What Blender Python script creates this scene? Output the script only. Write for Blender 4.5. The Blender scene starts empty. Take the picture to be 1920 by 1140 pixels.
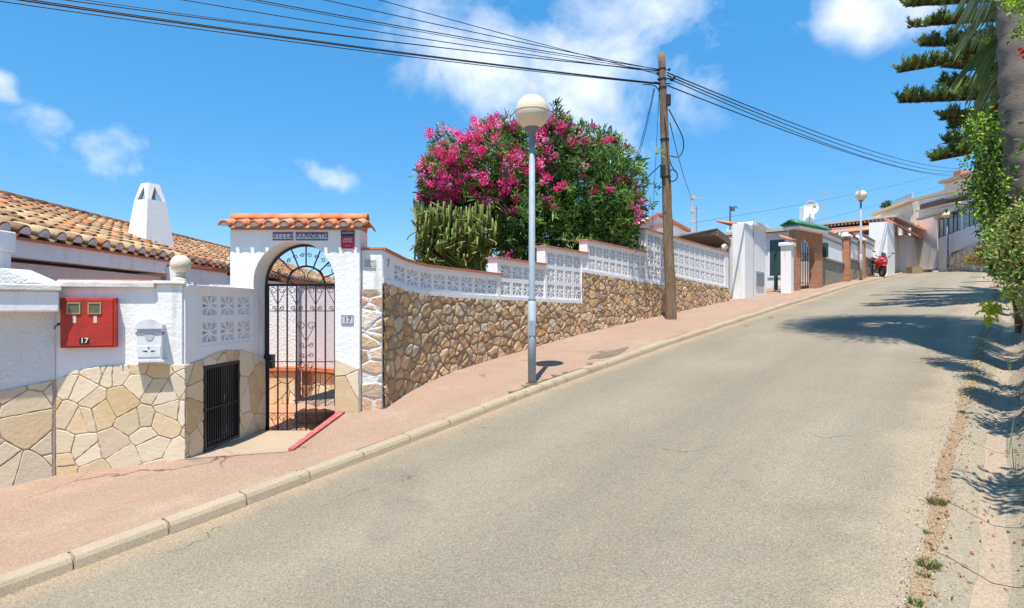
import bpy, math, random
import numpy as np
from mathutils import Vector, Matrix
random.seed(7); RNG=np.random.default_rng(7)
PI=math.pi
SC=bpy.context.scene
COL=SC.collection
# ------------------------------------------------------------------ camera
cam=bpy.data.cameras.new('camera'); co=bpy.data.objects.new('camera',cam); COL.objects.link(co)
co.location=(0,0,0); co.rotation_euler=(PI/2,0,0)
cam.lens=36*1100/1920; cam.sensor_width=36; cam.shift_y=5/1920; cam.clip_start=.05; cam.clip_end=5000
SC.camera=co
SC.render.resolution_x=1024; SC.render.resolution_y=608
SC.view_settings.view_transform='Standard'; SC.view_settings.look='None'; SC.view_settings.gamma=1
SC.view_settings.exposure=0.82
# ------------------------------------------------------------------ world
SUNV=Vector((-.277,-1.17,3.2)).normalized()
EL=math.asin(SUNV.z); AZ=math.atan2(SUNV.x,SUNV.y)
w=bpy.data.worlds.new('World'); SC.world=w; w.use_nodes=True
nt=w.node_tree; nt.nodes.clear()
def N(t,**k):
    n=nt.nodes.new(t)
    for a,b in k.items(): setattr(n,a,b)
    return n
def LK(a,b): nt.links.new(a,b)
sky=N('ShaderNodeTexSky',sky_type='NISHITA'); sky.sun_disc=False; sky.sun_elevation=EL; sky.sun_rotation=AZ
sky.air_density=1.0; sky.dust_density=.25; sky.ozone_density=2.2; sky.altitude=100
hsv=N('ShaderNodeHueSaturation'); hsv.inputs['Saturation'].default_value=1.2; hsv.inputs['Value'].default_value=1.06
flat=N('ShaderNodeMixRGB'); flat.inputs[0].default_value=.55; LK(sky.outputs[0],flat.inputs[1]); flat.inputs[2].default_value=(.86,2.35,4.35,1); LK(flat.outputs[0],hsv.inputs['Color'])
tc=N('ShaderNodeTexCoord'); VEC=tc.outputs['Generated']
def mth(op,a,b=None,c=None,clamp=False):
    n=N('ShaderNodeMath',operation=op); n.use_clamp=clamp
    for i,v in enumerate((a,b,c)):
        if v is None: continue
        if isinstance(v,(int,float)): n.inputs[i].default_value=v
        else: LK(v,n.inputs[i])
    return n.outputs[0]
def vm(op,a,b):
    n=N('ShaderNodeVectorMath',operation=op)
    for i,v in enumerate((a,b)):
        if isinstance(v,(tuple,list,Vector)): n.inputs[i].default_value=tuple(v)
        else: LK(v,n.inputs[i])
    return n
nz=N('ShaderNodeTexNoise'); nz.inputs['Scale'].default_value=6.5; nz.inputs['Detail'].default_value=9; nz.inputs['Roughness'].default_value=.57; nz.inputs['Distortion'].default_value=.25
LK(VEC,nz.inputs['Vector'])
nw=N('ShaderNodeTexNoise'); nw.inputs['Scale'].default_value=4.5; nw.inputs['Detail'].default_value=5; LK(VEC,nw.inputs['Vector'])
wv1=vm('SUBTRACT',nw.outputs['Color'],(.5,.5,.5)); wv2=vm('MULTIPLY',wv1.outputs[0],(.30,.30,.22)); VECW=vm('ADD',VEC,wv2.outputs[0]).outputs[0]
clouds=[((-.062,1,.43),(.115,.115,.092),1.0),((.0,1,.36),(.10,.1,.07),.8),((.165,1,.40),(.17,.17,.10),.8),((.2,1,.50),(.12,.12,.05),.75),((.08,1,.345),(.14,.14,.05),.72),((-.12,1,.50),(.07,.07,.03),.6),((.6,1,.50),(.10,.10,.06),.95),
 ((-.75,1,.25),(.075,.075,.028),.72),((-.82,1,.275),(.055,.055,.026),.68),((-.69,1,.235),(.05,.05,.02),.68),((-.33,1,.255),(.032,.032,.02),.68),((-.875,1,.36),(.03,.03,.03),.9),
 ((-1.4,.5,.5),(.3,.3,.1),.8),((1.5,.2,.5),(.3,.3,.12),.8),((.3,-1,.5),(.4,.4,.12),.8)]
acc=None
for c,r,a in clouds:
    c=Vector(c); k=1/c.length; c=c*k; r=[x*k*1.75 for x in r]
    d=vm('SUBTRACT',VECW,c); d=vm('MULTIPLY',d.outputs[0],(1/r[0],1/r[1],1/r[2])); L=N('ShaderNodeVectorMath',operation='LENGTH'); LK(d.outputs[0],L.inputs[0])
    m=mth('MULTIPLY',mth('SUBTRACT',1.0,L.outputs['Value'],clamp=True),a)
    acc=m if acc is None else mth('MAXIMUM',acc,m)
dens=mth('ADD',mth('MULTIPLY',nz.outputs['Fac'],3.8),mth('MULTIPLY',acc,1.35))
dens=mth('MULTIPLY',mth('SUBTRACT',dens,2.1),.80)
dens=mth('MINIMUM',mth('MAXIMUM',dens,0.0),1.0)
dens=mth('MULTIPLY',dens,mth('MULTIPLY',acc,2.6,clamp=True))
dens=mth('MULTIPLY',dens,.80)
mx=N('ShaderNodeMixRGB'); LK(dens,mx.inputs[0]); LK(hsv.outputs[0],mx.inputs[1]); mx.inputs[2].default_value=(6.6,6.75,7.1,1)
bg=N('ShaderNodeBackground'); bg.inputs['Strength'].default_value=.11
LK(mx.outputs[0],bg.inputs['Color']); wo=N('ShaderNodeOutputWorld'); LK(bg.outputs[0],wo.inputs['Surface'])
SKYMIX=(hsv,bg)
sl=bpy.data.lights.new('sun','SUN'); sl.energy=3.9; sl.angle=math.radians(.53); sl.color=(1,.955,.88)
so=bpy.data.objects.new('sun',sl); COL.objects.link(so); so.rotation_euler=SUNV.to_track_quat('Z','Y').to_euler(); so.location=(0,-10,30)
try:
    SC.cycles.max_bounces=8; SC.cycles.diffuse_bounces=4; SC.cycles.transparent_max_bounces=16
except Exception: pass

# ------------------------------------------------------------------ helpers
F=1100.;CX=960.;HY=575.
DS=(.6355,.7724); DL=(-.7724,.6355)
S_=[-200,-60,-12,0,.68,1.88,3.44,5.3,9.0,15,24.9,42,60,80,200]
Z_=[-12,-7.5,-2.8,-1.6,-1.536,-1.41,-1.235,-1.0,-.615,-.07,.79,2.0,2.9,3.4,4.0]
def zr(s): return float(np.interp(s,S_,Z_))
_ss=np.linspace(-200,200,4001); _zz=np.interp(_ss,S_,Z_)
_k=np.hanning(15); _k/=_k.sum(); _zs=np.convolve(_zz,_k,'same'); _zs[:10]=_zz[:10]; _zs[-10:]=_zz[-10:]
def zr(s): return float(np.interp(s,_ss,_zs))
def W(s,L,z): return Vector((DS[0]*s+DL[0]*L, DS[1]*s+DL[1]*L, z))
def P(px,py,Y): return Vector(((px-CX)/F*Y,Y,(HY-py)/F*Y))
OFF={}
def link(o,parent=None):
    COL.objects.link(o)
    if parent is not None: o.parent=parent
def tag(o,label=None,cat=None,group=None,kind=None):
    if label: o['label']=label
    if cat: o['category']=cat
    if group: o['group']=group
    if kind: o['kind']=kind
    return o
def thing(name,loc,label,cat,group=None):
    o=bpy.data.objects.new(name,None); o.empty_display_size=.1; o.location=loc; link(o); OFF[o]=Vector(loc)
    return tag(o,label,cat,group)
class MB:
    def __init__(s): s.v=[];s.f=[];s.c=[];s.cur=(1,1,1);s.sm=[];s.smooth=False
    def add(s,vs,fs,c=None):
        b=len(s.v); s.v.extend([tuple(v) for v in vs])
        for f in fs:
            s.f.append(tuple(b+i for i in f)); s.c.append(c or s.cur); s.sm.append(s.smooth)
        return s
    def box(s,lo,hi,M=None,c=None):
        x0,y0,z0=lo;x1,y1,z1=hi
        vs=[Vector(p) for p in ((x0,y0,z0),(x1,y0,z0),(x1,y1,z0),(x0,y1,z0),(x0,y0,z1),(x1,y0,z1),(x1,y1,z1),(x0,y1,z1))]
        if M: vs=[M@v for v in vs]
        return s.add(vs,[(0,3,2,1),(4,5,6,7),(0,1,5,4),(1,2,6,5),(2,3,7,6),(3,0,4,7)],c)
    def bar(s,a,b,w,h,up=(0,0,1),c=None):
        a=Vector(a);b=Vector(b);d=(b-a); l=d.length
        if l<1e-6: return s
        d/=l; up=Vector(up); x=d.cross(up)
        if x.length<1e-4: x=d.cross(Vector((1,0,0)))
        x.normalize(); y=x.cross(d)
        vs=[]
        for p in (a,b):
            for sx,sy in ((-1,-1),(1,-1),(1,1),(-1,1)): vs.append(p+x*sx*w/2+y*sy*h/2)
        return s.add(vs,[(3,2,1,0),(4,5,6,7),(0,1,5,4),(1,2,6,5),(2,3,7,6),(3,0,4,7)],c)
    def sbox(s,s0,s1,L0,L1,z0,z1,c=None):
        p=[W(s0,L0,z0),W(s1,L0,z0),W(s1,L1,z0),W(s0,L1,z0),W(s0,L0,z1),W(s1,L0,z1),W(s1,L1,z1),W(s0,L1,z1)]
        return s.add(p,[(0,3,2,1),(4,5,6,7),(0,1,5,4),(1,2,6,5),(2,3,7,6),(3,0,4,7)],c)
    def prism(s,poly,vec,c=None):
        n=len(poly); poly=[Vector(p) for p in poly]; vec=Vector(vec)
        vs=poly+[p+vec for p in poly]
        nrm=Vector((0,0,0))
        for i in range(n): nrm+=poly[i].cross(poly[(i+1)%n])
        fs=[tuple(range(n)),tuple(range(2*n-1,n-1,-1))]+[(i,i+n,(i+1)%n+n,(i+1)%n) for i in range(n)]
        if nrm.dot(vec)>0: fs=[tuple(reversed(f)) for f in fs]
        return s.add(vs,fs,c)
    def tube(s,pts,r,n=6,c=None,caps=True,star=0):
        pts=[Vector(p) for p in pts]; m=len(pts)
        if not hasattr(r,'__len__'): r=[r]*m
        d0=(pts[1]-pts[0]).normalized(); x=d0.orthogonal().normalized(); vs=[]
        for i,p in enumerate(pts):
            d=(pts[min(i+1,m-1)]-pts[max(i-1,0)])
            d=d.normalized() if d.length>1e-9 else d0
            x=(x-d*x.dot(d)); x=x.normalized() if x.length>1e-6 else d.orthogonal().normalized(); y=d.cross(x)
            for k in range(n):
                a=2*PI*k/n; rr=r[i]*(1-(star if k%2 else 0)); vs.append(p+x*math.cos(a)*rr+y*math.sin(a)*rr)
        fs=[(i*n+k,i*n+(k+1)%n,(i+1)*n+(k+1)%n,(i+1)*n+k) for i in range(m-1) for k in range(n)]
        if caps: fs+= [tuple(range(n-1,-1,-1)),tuple(range((m-1)*n,m*n))]
        return s.add(vs,fs,c)
    def lathe(s,prof,c0=(0,0,0),n=16,c=None,sx=1,sy=1):
        c0=Vector(c0);vs=[];m=len(prof)
        for r,z in prof:
            for k in range(n): a=2*PI*k/n; vs.append(c0+Vector((r*math.cos(a)*sx,r*math.sin(a)*sy,z)))
        fs=[(i*n+k,i*n+(k+1)%n,(i+1)*n+(k+1)%n,(i+1)*n+k) for i in range(m-1) for k in range(n)]
        fs+=[tuple(range(n-1,-1,-1)),tuple(range((m-1)*n,m*n))]
        return s.add(vs,fs,c)
    def sphere(s,c0,r,n=16,m=10,c=None):
        return s.lathe([(max(r*math.sin(PI*i/m),1e-4),-r*math.cos(PI*i/m)) for i in range(m+1)],c0,n,c)
    def build(s,name,mat,parent=None,bevel=0,root=None):
        o_=Vector((0,0,0))
        p=parent
        while p is not None:
            if p in OFF: o_=OFF[p]; break
            p=p.parent
        me=bpy.data.meshes.new(name)
        me.from_pydata([(v[0]-o_.x,v[1]-o_.y,v[2]-o_.z) for v in s.v],[],s.f)
        me.materials.append(mat)
        at=me.color_attributes.new('Col','FLOAT_COLOR','CORNER')
        ln=[len(f) for f in s.f]; cc=np.repeat(np.array([(*c,1.0) for c in s.c],dtype=np.float32),ln,axis=0)
        at.data.foreach_set('color',cc.ravel())
        me.polygons.foreach_set('use_smooth',s.sm)
        me.update()
        o=bpy.data.objects.new(name,me); link(o,parent)
        if bevel:
            b=o.modifiers.new('bevel','BEVEL'); b.width=bevel; b.segments=2; b.limit_method='ANGLE'
        return o
def struct(o,label,cat): return tag(o,label,cat,kind='structure')

# ------------------------------------------------------------------ materials
MATS={}
def mat(name,base,rough=.8,noise=None,col2=None,bump=0,bscale=60,attr=False,metal=0,spec=.3,trans=0,stains=None,coat=0,detail=6,stretch=None,bdetail=4,emit=None,streak=None):
    """noise=(scale,amount) mix base->col2 ; bump strength with bscale; attr multiplies vertex colour"""
    m=bpy.data.materials.new(name); m.use_nodes=True; t=m.node_tree; ns=t.nodes; b=ns['Principled BSDF']
    def n_(k,**kw):
        n=ns.new(k)
        for a,v in kw.items(): setattr(n,a,v)
        return n
    tcn=n_('ShaderNodeTexCoord'); cv=tcn.outputs['Object']
    if stretch:
        mp=n_('ShaderNodeMapping'); mp.inputs['Scale'].default_value=stretch; t.links.new(cv,mp.inputs[0]); cv=mp.outputs[0]
    def noi(sc,det=detail,ro=.6):
        x=n_('ShaderNodeTexNoise'); x.inputs['Scale'].default_value=sc; x.inputs['Detail'].default_value=det; x.inputs['Roughness'].default_value=ro
        t.links.new(cv,x.inputs['Vector']); return x
    c=None
    rgb=n_('ShaderNodeRGB'); rgb.outputs[0].default_value=(*base,1); c=rgb.outputs[0]
    if attr:
        at=n_('ShaderNodeAttribute'); at.attribute_name='Col'
        mm=n_('ShaderNodeMixRGB',blend_type='MULTIPLY'); mm.inputs[0].default_value=1; t.links.new(c,mm.inputs[1]); t.links.new(at.outputs['Color'],mm.inputs[2]); c=mm.outputs[0]
    def layer(c,sc,col,lo,hi,amt,blend='MIX',det=detail):
        x=noi(sc,det); r=n_('ShaderNodeMapRange'); r.inputs['From Min'].default_value=lo; r.inputs['From Max'].default_value=hi; r.inputs['To Max'].default_value=amt
        t.links.new(x.outputs['Fac'],r.inputs['Value'])
        mm=n_('ShaderNodeMixRGB',blend_type=blend); t.links.new(r.outputs[0],mm.inputs[0]); t.links.new(c,mm.inputs[1]); mm.inputs[2].default_value=(*col,1); return mm.outputs[0]
    if noise: c=layer(c,noise[0],col2,.35,.65,noise[1])
    for st in (stains or []): c=layer(c,*st)
    if streak:   # rain streaks and grime: noise drawn out vertically, broken by a coarse noise
        mp=n_('ShaderNodeMapping'); mp.inputs['Scale'].default_value=(9,9,.7); t.links.new(cv,mp.inputs[0]); x=n_('ShaderNodeTexNoise'); x.inputs['Scale'].default_value=1.0; x.inputs['Detail'].default_value=6; t.links.new(mp.outputs[0],x.inputs['Vector'])
        r=n_('ShaderNodeMapRange'); r.inputs['From Min'].default_value=.54; r.inputs['From Max'].default_value=.74; r.inputs['To Max'].default_value=streak[1]; t.links.new(x.outputs['Fac'],r.inputs['Value'])
        x2=noi(1.7,4); r2=n_('ShaderNodeMapRange'); r2.inputs['From Min'].default_value=.42; r2.inputs['From Max'].default_value=.62; t.links.new(x2.outputs['Fac'],r2.inputs['Value'])
        mu=n_('ShaderNodeMath',operation='MULTIPLY'); t.links.new(r.outputs[0],mu.inputs[0]); t.links.new(r2.outputs[0],mu.inputs[1])
        mm=n_('ShaderNodeMixRGB'); t.links.new(mu.outputs[0],mm.inputs[0]); t.links.new(c,mm.inputs[1]); mm.inputs[2].default_value=(*streak[0],1); c=mm.outputs[0]
    t.links.new(c,b.inputs['Base Color'])
    b.inputs['Roughness'].default_value=rough; b.inputs['Metallic'].default_value=metal
    if 'Specular IOR Level' in b.inputs: b.inputs['Specular IOR Level'].default_value=spec
    if coat: b.inputs['Coat Weight'].default_value=coat
    if bump:
        x=noi(bscale,bdetail,.65); bp=n_('ShaderNodeBump'); bp.inputs['Strength'].default_value=1; bp.inputs['Distance'].default_value=bump
        t.links.new(x.outputs['Fac'],bp.inputs['Height']); t.links.new(bp.outputs[0],b.inputs['Normal'])
    if trans:
        tr=n_('ShaderNodeBsdfTranslucent'); t.links.new(c,tr.inputs['Color']); ms=n_('ShaderNodeMixShader'); ms.inputs[0].default_value=trans
        t.links.new(b.outputs[0],ms.inputs[1]); t.links.new(tr.outputs[0],ms.inputs[2]); t.links.new(ms.outputs[0],ns['Material Output'].inputs['Surface'])
    MATS[name]=m; return m
WH=(.84,.825,.80)
plaster=mat('white_plaster',WH,.9,(3,.25),(.70,.68,.65),bump=.007,bscale=22,stains=[(1.3,(.62,.57,.50),.55,.8,.35)],bdetail=6,streak=((.46,.40,.33),.85))
roughpl=mat('rough_white_plaster',(.9,.88,.86),.95,(4,.3),(.78,.76,.73),bump=.03,bscale=38,bdetail=5)
smooth_w=mat('smooth_white_paint',(.86,.84,.815),.8,(5,.2),(.72,.70,.67),bump=.004,bscale=40,streak=((.52,.46,.40),.5))
agedcap=mat('aged_cream_stone',(.72,.64,.50),.9,(9,.7),(.50,.42,.31),bump=.006,bscale=60)
dirtycap=mat('weathered_white_cap',(.76,.73,.68),.9,(6,.6),(.52,.48,.42),bump=.006,bscale=60)
redtrim=mat('terracotta_trim',(.50,.15,.075),.85,(14,.7),(.60,.27,.15),bump=.003,bscale=80)
tile_new=mat('terracotta_tiles',(1,1,1),.8,attr=True,bump=.004,bscale=50,stains=[(12,(.45,.25,.16),.5,.75,.4)])
tile_old=mat('weathered_tiles',(1,1,1),.9,attr=True,bump=.008,bscale=45,stains=[(7,(.13,.09,.06),.52,.75,.7),(22,(.60,.45,.24),.55,.75,.5)])
flag=mat('flagstone',(1,1,1),.75,attr=True,bump=.004,bscale=30,stains=[(4,(.66,.42,.17),.54,.85,.5),(9,(.76,.67,.50),.5,.75,.5)])
mortar=mat('joint_mortar',(.44,.31,.21),.95,(5,.8),(.42,.37,.31),bump=.006,bscale=80)
def rub(name): return mat(name,(1,1,1),.92,attr=True,bump=.012,bscale=42,stains=[(26,(.17,.11,.07),.55,.8,.45),(9,(.6,.5,.4),.55,.8,.3)])
rubble_m=mat('rubble_stone',(1,1,1),.92,attr=True,bump=.022,bscale=34,bdetail=8,stains=[(30,(.15,.10,.06),.54,.78,.55),(12,(.64,.54,.42),.52,.78,.45),(5,(.30,.22,.15),.55,.8,.4)])
iron=mat('black_iron',(.018,.018,.02),.45,spec=.5,bump=.001,bscale=90)
galv=mat('galvanised_steel',(.33,.38,.42),.7,(14,.6),(.25,.29,.32),metal=.15,spec=.3,bump=.001,bscale=40)
globe_m=None
redpaint=mat('red_cabinet_paint',(.48,.035,.02),.5,(7,.6),(.34,.03,.02),bump=.004,bscale=14,spec=.4,streak=((.24,.03,.02),.8),stains=[(4,(.58,.12,.09),.6,.85,.35)])
whitemetal=mat('white_enamel',(.74,.75,.76),.5,(8,.4),(.60,.61,.62),spec=.4,streak=((.42,.36,.30),.6))
darkhole=mat('dark_slot',(.03,.03,.035),.6)
def simple(n,c,r=.6,**k): return mat(n,c,r,(11,.35),tuple(x*.75 for x in c),**k)

# asphalt / pavement / concrete custom
def ground_mat(name,c1,c2,c3,grain,gscale,bump,streak=None,cracks=None,edge=None):
    m=bpy.data.materials.new(name); m.use_nodes=True; t=m.node_tree; ns=t.nodes; b=ns['Principled BSDF']; Lk=t.links.new
    tcn=ns.new('ShaderNodeTexCoord'); cv=tcn.outputs['Object']
    def noi(sc,det=5,vec=None,ro=.6):
        x=ns.new('ShaderNodeTexNoise'); x.inputs['Scale'].default_value=sc; x.inputs['Detail'].default_value=det; x.inputs['Roughness'].default_value=ro; Lk(vec or cv,x.inputs['Vector']); return x.outputs['Fac']
    def ramp(v,lo,hi,a=0,bb=1):
        r=ns.new('ShaderNodeMapRange'); r.inputs[1].default_value=lo;r.inputs[2].default_value=hi;r.inputs[3].default_value=a;r.inputs[4].default_value=bb; Lk(v,r.inputs[0]); return r.outputs[0]
    def mix(f,a,bb,bl='MIX'):
        n=ns.new('ShaderNodeMixRGB'); n.blend_type=bl
        for i,v in ((0,f),(1,a),(2,bb)):
            if isinstance(v,(int,float)): n.inputs[i].default_value=v
            elif isinstance(v,tuple): n.inputs[i].default_value=(*v,1)
            else: Lk(v,n.inputs[i])
        return n.outputs[0]
    c=mix(ramp(noi(.55,6),.35,.68),c1,c2)
    c=mix(ramp(noi(3.1,6),.5,.8,0,.6),c,c3)
    if streak:
        mp=ns.new('ShaderNodeMapping'); mp.vector_type='POINT'; mp.inputs['Rotation'].default_value=(0,0,-math.atan2(DS[1],DS[0])); mp.inputs['Scale'].default_value=(.25,3.0,1)
        mp2=ns.new('ShaderNodeMapping'); mp2.inputs['Rotation'].default_value=(0,0,-math.atan2(DS[1],DS[0])); Lk(cv,mp2.inputs[0])
        mp.inputs['Rotation'].default_value=(0,0,0); Lk(mp2.outputs[0],mp.inputs[0])
        c=mix(ramp(noi(1.0,5,mp.outputs[0]),.45,.75,0,.8),c,streak)
    if edge:
        sx=ns.new('ShaderNodeVectorMath'); sx.operation='DOT_PRODUCT'; sx.inputs[1].default_value=(DL[0],DL[1],0); Lk(cv,sx.inputs[0]); Ld=sx.outputs['Value']
        def mm_(op,a,bb):
            n=ns.new('ShaderNodeMath'); n.operation=op
            for i,v in enumerate((a,bb)):
                if isinstance(v,(int,float)): n.inputs[i].default_value=v
                else: Lk(v,n.inputs[i])
            return n.outputs[0]
        e1=ramp(mm_('ADD',Ld,mm_('MULTIPLY',noi(2.2,6),.30)),3.98,4.20,0,.95)
        e2=ramp(mm_('SUBTRACT',Ld,mm_('MULTIPLY',noi(1.7,7),.9)),-.05,.20,.62,0)
        # wheel tracks polished paler, a darker oil-worn middle
        for l0,wd_,cc_,am_ in ((1.05,.42,(.36,.31,.235),.38),(2.95,.45,(.35,.30,.23),.34),(2.0,.40,(.20,.175,.14),.28)):
            dd_=mm_('ABSOLUTE',mm_('SUBTRACT',mm_('ADD',Ld,mm_('MULTIPLY',noi(.35,4),.6)),l0+.3),0.0)
            c=mix(mm_('MULTIPLY',ramp(dd_,0,wd_,am_,0),ramp(noi(1.1,5),.3,.65,.3,1.0)),c,cc_)
        c=mix(ramp(noi(.8,2),.66,.69,0,.30),c,(.19,.165,.135))
        c=mix(e1,c,edge); c=mix(e2,c,(.40,.32,.22))
    g=noi(gscale,3,ro=.8); g2=noi(gscale*2.7,2,ro=.8)
    c=mix(1.0,c,mix(ramp(g,.3,.7),(1-grain,1-grain,1-grain),(1+grain,1+grain,1+grain)),'MULTIPLY')
    c=mix(1.0,c,mix(ramp(g2,.3,.7),(1-grain,)*3,(1+grain,)*3),'MULTIPLY')
    if cracks:
        vo=ns.new('ShaderNodeTexVoronoi'); vo.feature='DISTANCE_TO_EDGE'; vo.inputs['Scale'].default_value=cracks[0]
        wv=ns.new('ShaderNodeTexNoise'); wv.inputs['Scale'].default_value=2.5; wv.inputs['Detail'].default_value=6; Lk(cv,wv.inputs['Vector'])
        va=ns.new('ShaderNodeVectorMath'); va.operation='SCALE'; va.inputs['Scale'].default_value=.7; Lk(wv.outputs['Color'],va.inputs[0])
        vb=ns.new('ShaderNodeVectorMath'); vb.operation='ADD'; Lk(cv,vb.inputs[0]); Lk(va.outputs[0],vb.inputs[1]); Lk(vb.outputs[0],vo.inputs['Vector'])
        f=ramp(vo.outputs['Distance'],0,cracks[1],1,0)
        msk=ramp(noi(.9,3),.5,.6)
        mm=ns.new('ShaderNodeMath'); mm.operation='MULTIPLY'; Lk(f,mm.inputs[0]); Lk(msk,mm.inputs[1])
        c=mix(mm.outputs[0],c,tuple(x*.35 for x in c1))
    Lk(c,b.inputs['Base Color']); b.inputs['Roughness'].default_value=.95; b.inputs['Specular IOR Level'].default_value=.15
    bp=ns.new('ShaderNodeBump'); bp.inputs['Distance'].default_value=bump; Lk(g,bp.inputs['Height']); Lk(bp.outputs[0],b.inputs['Normal'])
    return m
asphalt=ground_mat('asphalt',(.248,.210,.155),(.300,.252,.182),(.312,.240,.165),.36,76,.009,streak=(.228,.204,.160),cracks=(.16,.0015),edge=(.38,.28,.175))
pave_m=ground_mat('pink_paving',(.350,.228,.163),(.39,.265,.19),(.44,.34,.25),.26,70,.008,streak=(.31,.23,.165),cracks=(.55,.012))
kerb_m=ground_mat('kerb_stone',(.36,.285,.19),(.41,.335,.235),(.30,.24,.16),.14,60,.004)
conc_m=ground_mat('gutter_concrete',(.275,.235,.165),(.33,.27,.19),(.21,.19,.14),.26,55,.006)
pinkc_m=ground_mat('smooth_gutter_bed',(.375,.285,.20),(.32,.25,.18),(.27,.22,.16),.24,55,.003)
dirt_m=ground_mat('dirt_strip',(.47,.33,.19),(.40,.27,.15),(.40,.36,.25),.4,60,.03)
land_m=ground_mat('landing_concrete',(.42,.325,.225),(.385,.30,.21),(.46,.37,.27),.12,50,.004,cracks=(.7,.008))
soil_m=ground_mat('dry_soil',(.26,.17,.10),(.20,.14,.085),(.34,.26,.16),.35,30,.03)
orange_floor=ground_mat('orange_floor_tiles',(.50,.24,.13),(.54,.29,.18),(.42,.20,.11),.12,30,.003)

# ------------------------------------------------------------------ ground
def Redge(s):
    r=float(np.interp(s,[0,3,5,9,13,20,30,38,42,46,52,60],[.29,.28,.27,.19,.11,.03,0,.3,1.0,2.2,4.2,7.5]))
    return r
def Ledge(s): return float(np.interp(s,[0,40,46,52,60],[4.05,4.05,4.6,6.2,10.]))
def strip(name,mt,ss,Lf0,Lf1,dz,nL=2,parent=None,jit=0):
    m=MB(); m.smooth=True
    for i,s in enumerate(ss):
        for j in range(nL+1):
            a=j/nL; L=Lf0(s)*(1-a)+Lf1(s)*a
            m.v.append(tuple(W(s,L,zr(s)+dz(s,L))))
    for i in range(len(ss)-1):
        for j in range(nL):
            k=i*(nL+1)+j; m.f.append((k,k+1,k+nL+2,k+nL+1)); m.c.append((1,1,1)); m.sm.append(True)
    m.f=[tuple(reversed(f)) if False else f for f in m.f]
    return m.build(name,mt,parent)
ss=list(np.arange(-14,62,.25))
def wob(s,a,f,p=0): return a*(math.sin(s*f+p)+.6*math.sin(s*f*2.7+1.3+p)+.4*math.sin(s*f*6.1+p*2))
struct(strip('road',asphalt,list(np.arange(-14,62,.1)),lambda s:Redge(s)-.03,lambda s:Ledge(s)+.02,lambda s,L:0,8),'pale sun-bleached grey asphalt road climbing away to the right','road')
# terrain : one sheet
def terr(s,L):
    z=zr(s)
    if L>4.3: z-=.7+ .05*max(0,L-14)
    elif L<-.45:
        z+=-.02+min(.55,(-.45-L)*.5)+.03*min(60,(-L))
    else: z-=.2
    return max(z,-60)
m=MB(); m.smooth=True
sg=[-900,-400,-200,-100,-60,-30,-20]+list(np.arange(-14,60,1.0))+[64,70,80,100,130,200,400,900]
lg=[-900,-400,-200,-100,-50,-25,-12,-6,-3,-1.8,-1.0,-.7,-.45,-.4,0,2,4.2,4.4,5,6,7,9,12,20,40,80,200,400,900]
for s in sg:
    for L in lg: m.v.append(tuple(W(s,L,terr(s,L)+(0 if abs(L)<5 else .0))))
nl=len(lg)
for i in range(len(sg)-1):
    for j in range(nl-1):
        k=i*nl+j; m.f.append((k,k+1,k+nl+1,k+nl)); m.c.append((1,1,1)); m.sm.append(True)
struct(m.build('ground',soil_m),'dry brown earth under and beyond the street','ground')
# gutter
def gz(s,L):
    a=(Redge(s)-L)
    return float(np.interp(a,[-.05,.02,.10,.16,.27,.36,.44,.47,.6],[0,.005,-.012,-.035,-.075,-.06,-.025,.03,.03]))
sg2=list(np.arange(.2,48,.06))
struct(strip('dirt_strip',dirt_m,sg2,lambda s:Redge(s)+.010+wob(s,.010,2.9)+.005*math.sin(s*31)+.004*math.sin(s*53),lambda s:Redge(s)-.062+wob(s,.010,3.9,1)+.006*math.sin(s*27),lambda s,L:gz(s,L)+.004,3),'narrow band of sandy dirt between the asphalt and the concrete gutter','dirt')
gj=[.3]; 
while gj[-1]<46: gj.append(gj[-1]+random.uniform(.62,.72))
m=MB(); m.smooth=True
mp_=MB(); mp_.smooth=True
for k in range(len(gj)-1):
    s0,s1=gj[k]+.0035,gj[k+1]-.0035
    for (a0,a1,M_,dz) in ((-.0,.21,m,0),(.21,.33,mp_,.002),(.33,.47,m,0),(.47,.58,m,0)):
        b=len(M_.v); q=5; r=3
        for i in range(q):
            for j in range(r):
                a=a0+(a1-a0)*j/(r-1); sk=-.22*(a-.2); s=s0+(s1-s0)*i/(q-1)+sk; a+=(wob(s,.009,5.3,a) if .2<a<.34 and abs(a-.27)>.03 else 0); L=Redge(s)-a
                M_.v.append(tuple(W(s,L,zr(s)+gz(s,L)+dz+ (-.006 if i in(0,q-1) else 0)))) 
        for i in range(q-1):
            for j in range(r-1):
                kk=b+i*r+j; M_.f.append((kk+1,kk,kk+r,kk+r+1)); M_.c.append((1,1,1)); M_.sm.append(True)
g1=m.build('gutter',conc_m); struct(g1,'dished concrete gutter slabs along the right edge of the road','gutter')
mp_.build('gutter_bed',pinkc_m,g1)
struct(strip('gutter_joint_bed',simple('joint_dirt',(.24,.16,.09),.95),sg2,lambda s:Redge(s)-.0,lambda s:Redge(s)-.6,lambda s,L:gz(s,L)-.022,16),'dark earth showing in the gutter joints','dirt')
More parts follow.
